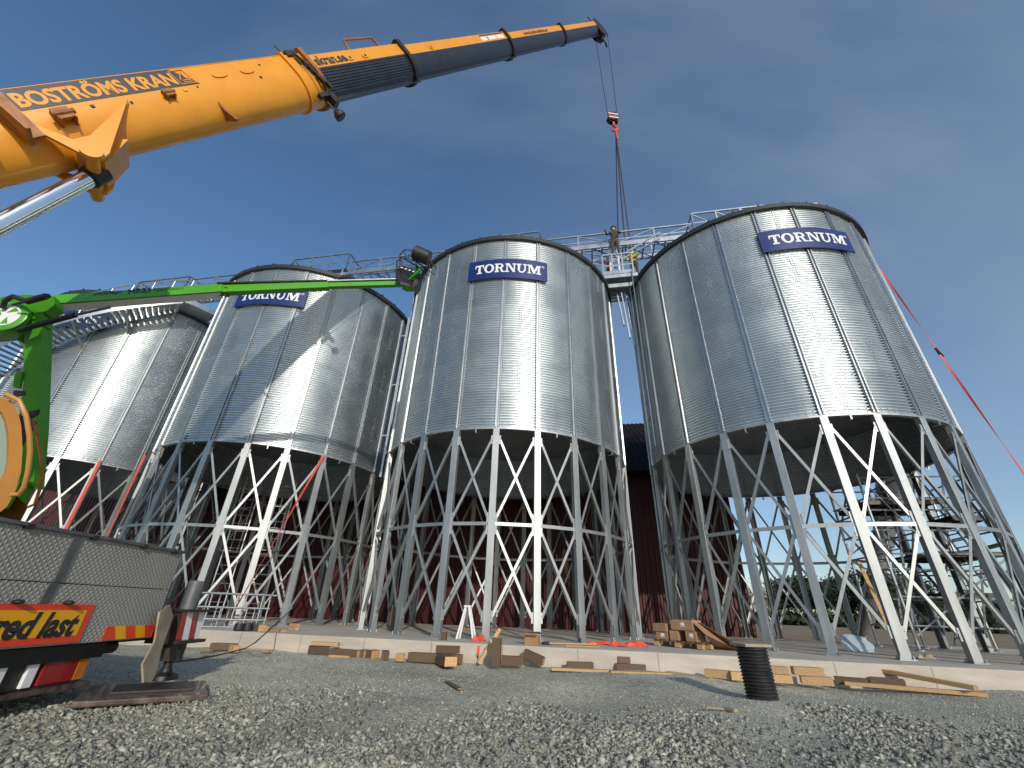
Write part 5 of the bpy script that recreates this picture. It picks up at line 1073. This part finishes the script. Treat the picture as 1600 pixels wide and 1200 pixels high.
r_ = thing('hand_tool', 'orange-red hand tool with dark tip hanging against the slab face', 'tool', atY(747, 1022, 8.50)); mb = MB(); mb.beam((0, -.02, -.02), (.01, -.02, .12), .035, .03, (0, 1, 0)); mb.build('handle', M['redplastic'], r_); mb = MB(); mb.tube([(0, -.02, -.02), (-.004, -.02, -.07)], .012, 8, radii=[.016, .006]); mb.build('tip', M['black'], r_)
c0 = gpt(916, 1009, SLZ); c1_ = gpt(1010, 1011, SLZ)
for i, (px, py, sx) in enumerate(((935, 1007, .22), (965, 1010, .16), (993, 1010, .22))): cloth('safety_fabric', ['orange-red fabric heap on the slab edge, leftmost of the three left of the pallet', 'orange-red fabric heap on the slab edge, middle of the three left of the pallet', 'orange-red fabric heap on the slab edge nearest the pallet'][i], 'fabric', gpt(px, py, SLZ), sx, .08, .085, 11 + i, M['redplastic'], rz=R_(-8 + 6 * i))
for (px, py, h_, rr, mt, lb) in ((907, 1006, .12, .022, 'black', 'black spray can standing on the slab by a silo leg'), (959, 1005, .09, .025, 'wood_new', 'small yellowish bottle standing among the orange-red fabric')):
    r_ = thing('bottle', lb, 'bottle', gpt(px, py, SLZ)); mb = MB(); mb.lathe([(.001, 0), (rr, 0), (rr, h_ * .65), (rr * .5, h_ * .8), (rr * .5, h_), (.001, h_)], 12); mb.build('bottle_body', M[mt], r_, smooth=True); mb = MB(); mb.lathe([(rr * .55, h_ * .88), (rr * .58, h_ * 1.03), (.001, h_ * 1.03)], 10); mb.build('cap', M['redplastic' if mt == 'black' else 'white'], r_)
r_ = thing('broom', 'broom with pale wooden handle and black head lying on the slab edge', 'broom', gpt(856, 1008, SLZ), R_(0)); q_ = gpt(932, 1009, SLZ) - gpt(856, 1008, SLZ); mb = MB(); mb.tube([(0.02, 0, .03), Vector((q_.x, q_.y, .02))], .014, 8); mb.build('handle', M['wood_new'], r_); mb = MB(); mb.box((-.03, -.0, .03), (.16, .05, .045), Matrix.Rotation(R_(25), 3, 'Z')); mb.build('head', M['black'], r_)
gl(884, 1010, 937, 1012, .08, .02, 'short fresh plank under the broom handle on the slab edge', 'wood_new', z=SLZ, name='plank')
# pallet with boxes
pA = gpt(1022, 1009, SLZ); pB = gpt(1098, 1016, SLZ); pang = math.atan2((pB - pA).y, (pB - pA).x); pal = thing('pallet', 'weathered wooden pallet on the slab carrying cardboard boxes', 'pallet', pA, pang); PW = (pB - pA).length
mb = MB()
for x in (.05, PW / 2, PW - .05):
    for y in (.05, .35, .65): m2 = MB(); m2.box((x, y, .045), (.11, .09, .075)); m2.build('block', M['wood_new'], pal, bevel=.003)
for y in (.05, .35, .65): m2 = MB(); m2.box((PW / 2, y, .0915), (PW, .09, .015)); m2.build('stringer_board', M['wood_old'], pal)
for i in range(6): m2 = MB(); m2.box((.05 + i * (PW - .1) / 5, .35, .1075), (.11, .70, .015)); m2.build('deck_board', M['wood_old'], pal)
def carton(x, y, z, sx, sy, sz, label, rz=0.0, sag=0, lab=True):
    m0 = Matrix.Translation(pA) @ Matrix.Rotation(pang, 4, 'Z'); c = m0 @ Vector((x, y, z)); r = thing('cardboard_box', label, 'box', c, pang + rz); mb = MB(); mb.box((0, 0, sz / 2), (sx, sy, sz)); o = mb.build('carton', M['card'], r, bevel=.006)
    mb = MB(); mb.box((0, 0, sz + .001), (sx * .98, .04, .002)); mb.build('tape', M['tan'], r)
    if lab: mb = MB(); mb.box((sx * .06, -sy / 2 - .001, sz * .55), (.075, .002, .07)); mb.build('paper_label', M['white'], r); m3 = MB(); m3.box((sx * .06 - .018, -sy / 2 - .003, sz * .55 - .02), (.016, .002, .014)); m3.box((sx * .06 + .016, -sy / 2 - .003, sz * .55 - .02), (.016, .002, .014)); m3.build('label_print', M['black'], r)
    return r
zt_ = .116
carton(.16, .22, zt_, .26, .34, .13, 'lower left brown carton on the pallet', .04); carton(.15, .21, zt_ + .132, .30, .36, .14, 'torn brown carton at the left end of the pallet, upper of its stack', -.05, lab=False)
carton(.42, .20, zt_, .18, .30, .16, 'taped brown carton on the pallet, second from the left', .06, lab=False); carton(.62, .45, zt_, .2, .2, .15, 'shaded carton at the back of the pallet', 0, lab=False); carton(.78, .20, zt_, .22, .30, .17, 'brown carton under the labelled one on the pallet', -.04, lab=True)
carton(.62, .20, zt_ + .175, .46, .32, .17, 'flat wide carton with a white label on top of the pallet load', -.02)
c = gpt(1120, 1014, SLZ); r_ = thing('cardboard_sheet', 'large bent cardboard sheet leaning down to the right off the pallet', 'cardboard', c); P_ = [atY(1081, 966, 9.15), atY(1155, 1008, 8.7), gpt(1155, 1017, SLZ), gpt(1118, 1014, SLZ), atY(1103, 992, 8.75), atY(1085, 975, 8.95)]
o_ = [p - c for p in P_]; mb = MB(); n = len(o_); mb.add(o_ + [p + Vector((.0, .012, .006)) for p in o_], [(0, 5, 4, 3, 2, 1), (6, 7, 8, 9, 10, 11)] + [(i, (i + 1) % n, n + (i + 1) % n, n + i) for i in range(n)]); mb.build('sheet', M['card'], r_)
c = gpt(1108, 1013, SLZ); r_ = thing('paper_bag', 'torn white and brown paper bag tucked under the cardboard sheet', 'bag', c, .4); mb = MB(); mb.prism([(-.07, 0), (.05, 0), (.07, .07), (0, .14), (-.06, .09)], (0, 0, 0), (1, 0, 0), (0, .1, 1), (0, 1, 0), -.02, .02); mb.build('bag', M['card'], r_, bevel=.01); mb = MB(); mb.prism([(-.05, .03), (-.03, .03), (.02, .10), (.0, .12)], (0, -.022, 0), (1, 0, 0), (0, .1, 1), (0, 1, 0), -.002, .002); mb.build('print', M['white'], r_)
# plastic sheet and leaning board under the right silo
pls = bpy.data.materials.new('clear_plastic_film'); pls.use_nodes = True; q = pls.node_tree.nodes['Principled BSDF']; q.inputs['Base Color'].default_value = (.62, .72, .80, 1); q.inputs['Roughness'].default_value = .25; q.inputs['Alpha'].default_value = .55
def tent(V): V = V.copy(); V[:, 2] = V[:, 2] * .35 + np.clip(.13 + V[:, 1] * .9, 0, .3); return V
cloth('plastic_film', 'crumpled clear plastic film heaped on the slab under the right silo', 'plastic', gpt(1342, 1018, SLZ), .26, .17, .14, 21, pls, rz=R_(-20), shape=tent)
c = gpt(1416, 1026, SLZ); t_ = atY(1342, 878, 9.6); r_ = thing('board', 'narrow fresh board leaning against a front leg of the right silo', 'timber', c); mb = MB(); mb.beam((0, .1, 0), t_ - c, .085, .02, (0, 1, 0)); mb.build('plank', M['wood_new'], r_, bevel=.003)
cloth('sack', 'pale sack lying on the slab between two front legs of the right silo', 'sack', gpt(1452, 1031, SLZ) + Vector((0, .05, 0)), .14, .07, .10, 31, M['tan'], rz=R_(-15))
# stacked white guard rails beside the crane outrigger
for i, (dx, lb) in enumerate(((0, 'nearer of two'), (.16, 'farther of two'))):
    a = gpt(272 + dx * 20, 980, SLZ) + Vector((0, dx, 0)); b = gpt(404 + dx * 20, 983, SLZ) + Vector((0, dx, 0)); c = a; ang = math.atan2((b - a).y, (b - a).x); wdt = (b - a).length; r_ = thing('guard_rail', 'pale tubular guard rail section standing on the slab left, %s' % lb, 'railing', c, ang)
    hh = .62
    for z in (.0, .14, .36, hh): mb = MB(); mb.tube([(0, 0, z + .02), (wdt + (.08 if z == hh else 0), 0, z + .02)], .02, 8); mb.build('rail', M['galv'], r_, smooth=True)
    for k in range(7): mb = MB(); x = wdt * (k + .15 * i) / 6.3; mb.tube([(x, 0, .02), (x, 0, hh + .02 if k % 2 == 0 else .38)], .016, 7); mb.build('upright', M['galv'], r_, smooth=True)
# long hose/cable over the slab edge on the left
pts = [gpt(475, 965, SLZ) + Vector((0, 0, .9)), gpt(440, 985, SLZ) + Vector((0, 0, .28)), gpt(400, 1003, SLZ) , gpt(384, 1013, .05), gpt(340, 1024, .03), gpt(300, 1031, .03), gpt(262, 1036, .03)]
cab = MB(); cab.tube(pts, .010, 6); tag(base(cab.build('cable', M['black'], None, smooth=True)), 'thin black cable running from the slab across the gravel to the crane', 'cable')

# ---------------------------------------------------------------- far trees beyond the field
lm_ = [mat('pine_needles', (.022, .034, .016), .9, noise=(3, (.05, .06, .028), .35, .7), var=.3), mat('bare_twigs', (.11, .085, .062), .9, noise=(3, (.15, .125, .09), .35, .7), var=.25)]; bark = mat('bark', (.09, .06, .04), .9)
def tree_mesh(seed, h, kind):
    r = np.random.default_rng(seed); root = thing('tree', 'tbd', 'tree'); mb = MB(); top = Vector((r.normal() * .2, 0, h * .9)); mb.tube([(0, 0, -.3), (r.normal() * .1, 0, h * .5), top], .12, 6, radii=[.16, .11, .03])
    for k in range(9): z = h * (.35 + .55 * r.random()); a = r.random() * 6.28; l_ = h * .22 * (1.2 - z / h); mb.tube([(0, 0, z), (math.cos(a) * l_, math.sin(a) * l_, z + l_ * .5)], .04, 4, radii=[.05, .015])
    mb.build('trunk', bark, root)
    n = 1500 if kind == 0 else 1100; V = []; cl_ = [(r.normal(0, h * .11), r.normal(0, h * .11), h * (r.uniform(.42, .98) if kind == 0 else r.uniform(.35, .95))) for _ in range(16)]
    cc = np.array(cl_)[r.integers(0, 16, n)] + r.normal(0, 1, (n, 3)) * h * np.array([.085, .085, .055]); s = h * (.028 if kind == 0 else .03)
    d1 = r.normal(0, 1, (n, 3)); d1 /= np.linalg.norm(d1, axis=1)[:, None]; d2 = np.cross(d1, r.normal(0, 1, (n, 3))); d2 /= np.linalg.norm(d2, axis=1)[:, None]; wdd = 1 if kind == 0 else .16
    V = np.stack([cc - d1 * s, cc + d2 * s * wdd * .7, cc + d1 * s, cc - d2 * s * wdd * .7], 1).reshape(-1, 3); F = np.arange(n * 4).reshape(-1, 4)
    npmesh('crown', V, F, lm_[kind], root); return root
protos = [tree_mesh(1, 9, 0), tree_mesh(2, 9, 0), tree_mesh(3, 8.5, 1), tree_mesh(5, 8.5, 1), tree_mesh(8, 10, 0)]
tr = np.random.default_rng(77); ti = 0
for i in range(64):
    px = 1165 + i * 7.2 + tr.normal() * 3; kind = (0 if tr.random() < .72 else 1) if px > 1225 else 1
    pi_ = int(tr.choice([0, 1, 4] if kind == 0 else [2, 3])); dist = tr.uniform(118, 150) + (60 if px > 1500 else 0); d = ray(px, 972); d = Vector((d.x, d.y, 0)).normalized(); o = protos[pi_]
    if o.get('used'): o = copy_tree(o)
    protos[pi_]['used'] = 1; s = tr.uniform(.75, 1.12) * (1.02 if px < 1450 else .72); o.location = (d.x * dist, d.y * dist, -.1); o.scale = (s * 1.15, s * 1.15, s); o.rotation_euler = (0, 0, tr.uniform(0, 6.28))
    o['label'] = 'dark evergreen tree in the wood beyond the field' if kind == 0 else 'bare brown leafless tree in the wood beyond the field'; o['category'] = 'tree'; o['group'] = 'evergreen trees beyond the field' if kind == 0 else 'leafless trees beyond the field'
for p in protos:
    if 'used' in p: del p['used']
for o in SC.objects:
    if 'used' in o: del o['used']
mb = MB(); r = np.random.default_rng(9); n = 5000; A1 = r.uniform(R_(27), R_(58), n); dd = r.uniform(112, 150, n); Z = r.uniform(-.1, 2.6, n) * r.uniform(.3, 1, n); cc = np.stack([np.sin(A1) * dd, np.cos(A1) * dd, Z], 1)
d1 = r.normal(0, 1, (n, 3)); d1 /= np.linalg.norm(d1, axis=1)[:, None]; d2 = np.cross(d1, r.normal(0, 1, (n, 3))); d2 /= np.linalg.norm(d2, axis=1)[:, None]; V = np.stack([cc - d1 * .9, cc + d2 * .5, cc + d1 * .9, cc - d2 * .5], 1).reshape(-1, 3)
o = npmesh('undergrowth', V, np.arange(n * 4).reshape(-1, 4), lm_[0]); tag(o, 'dark undergrowth below the far wood', 'undergrowth', kind='stuff')
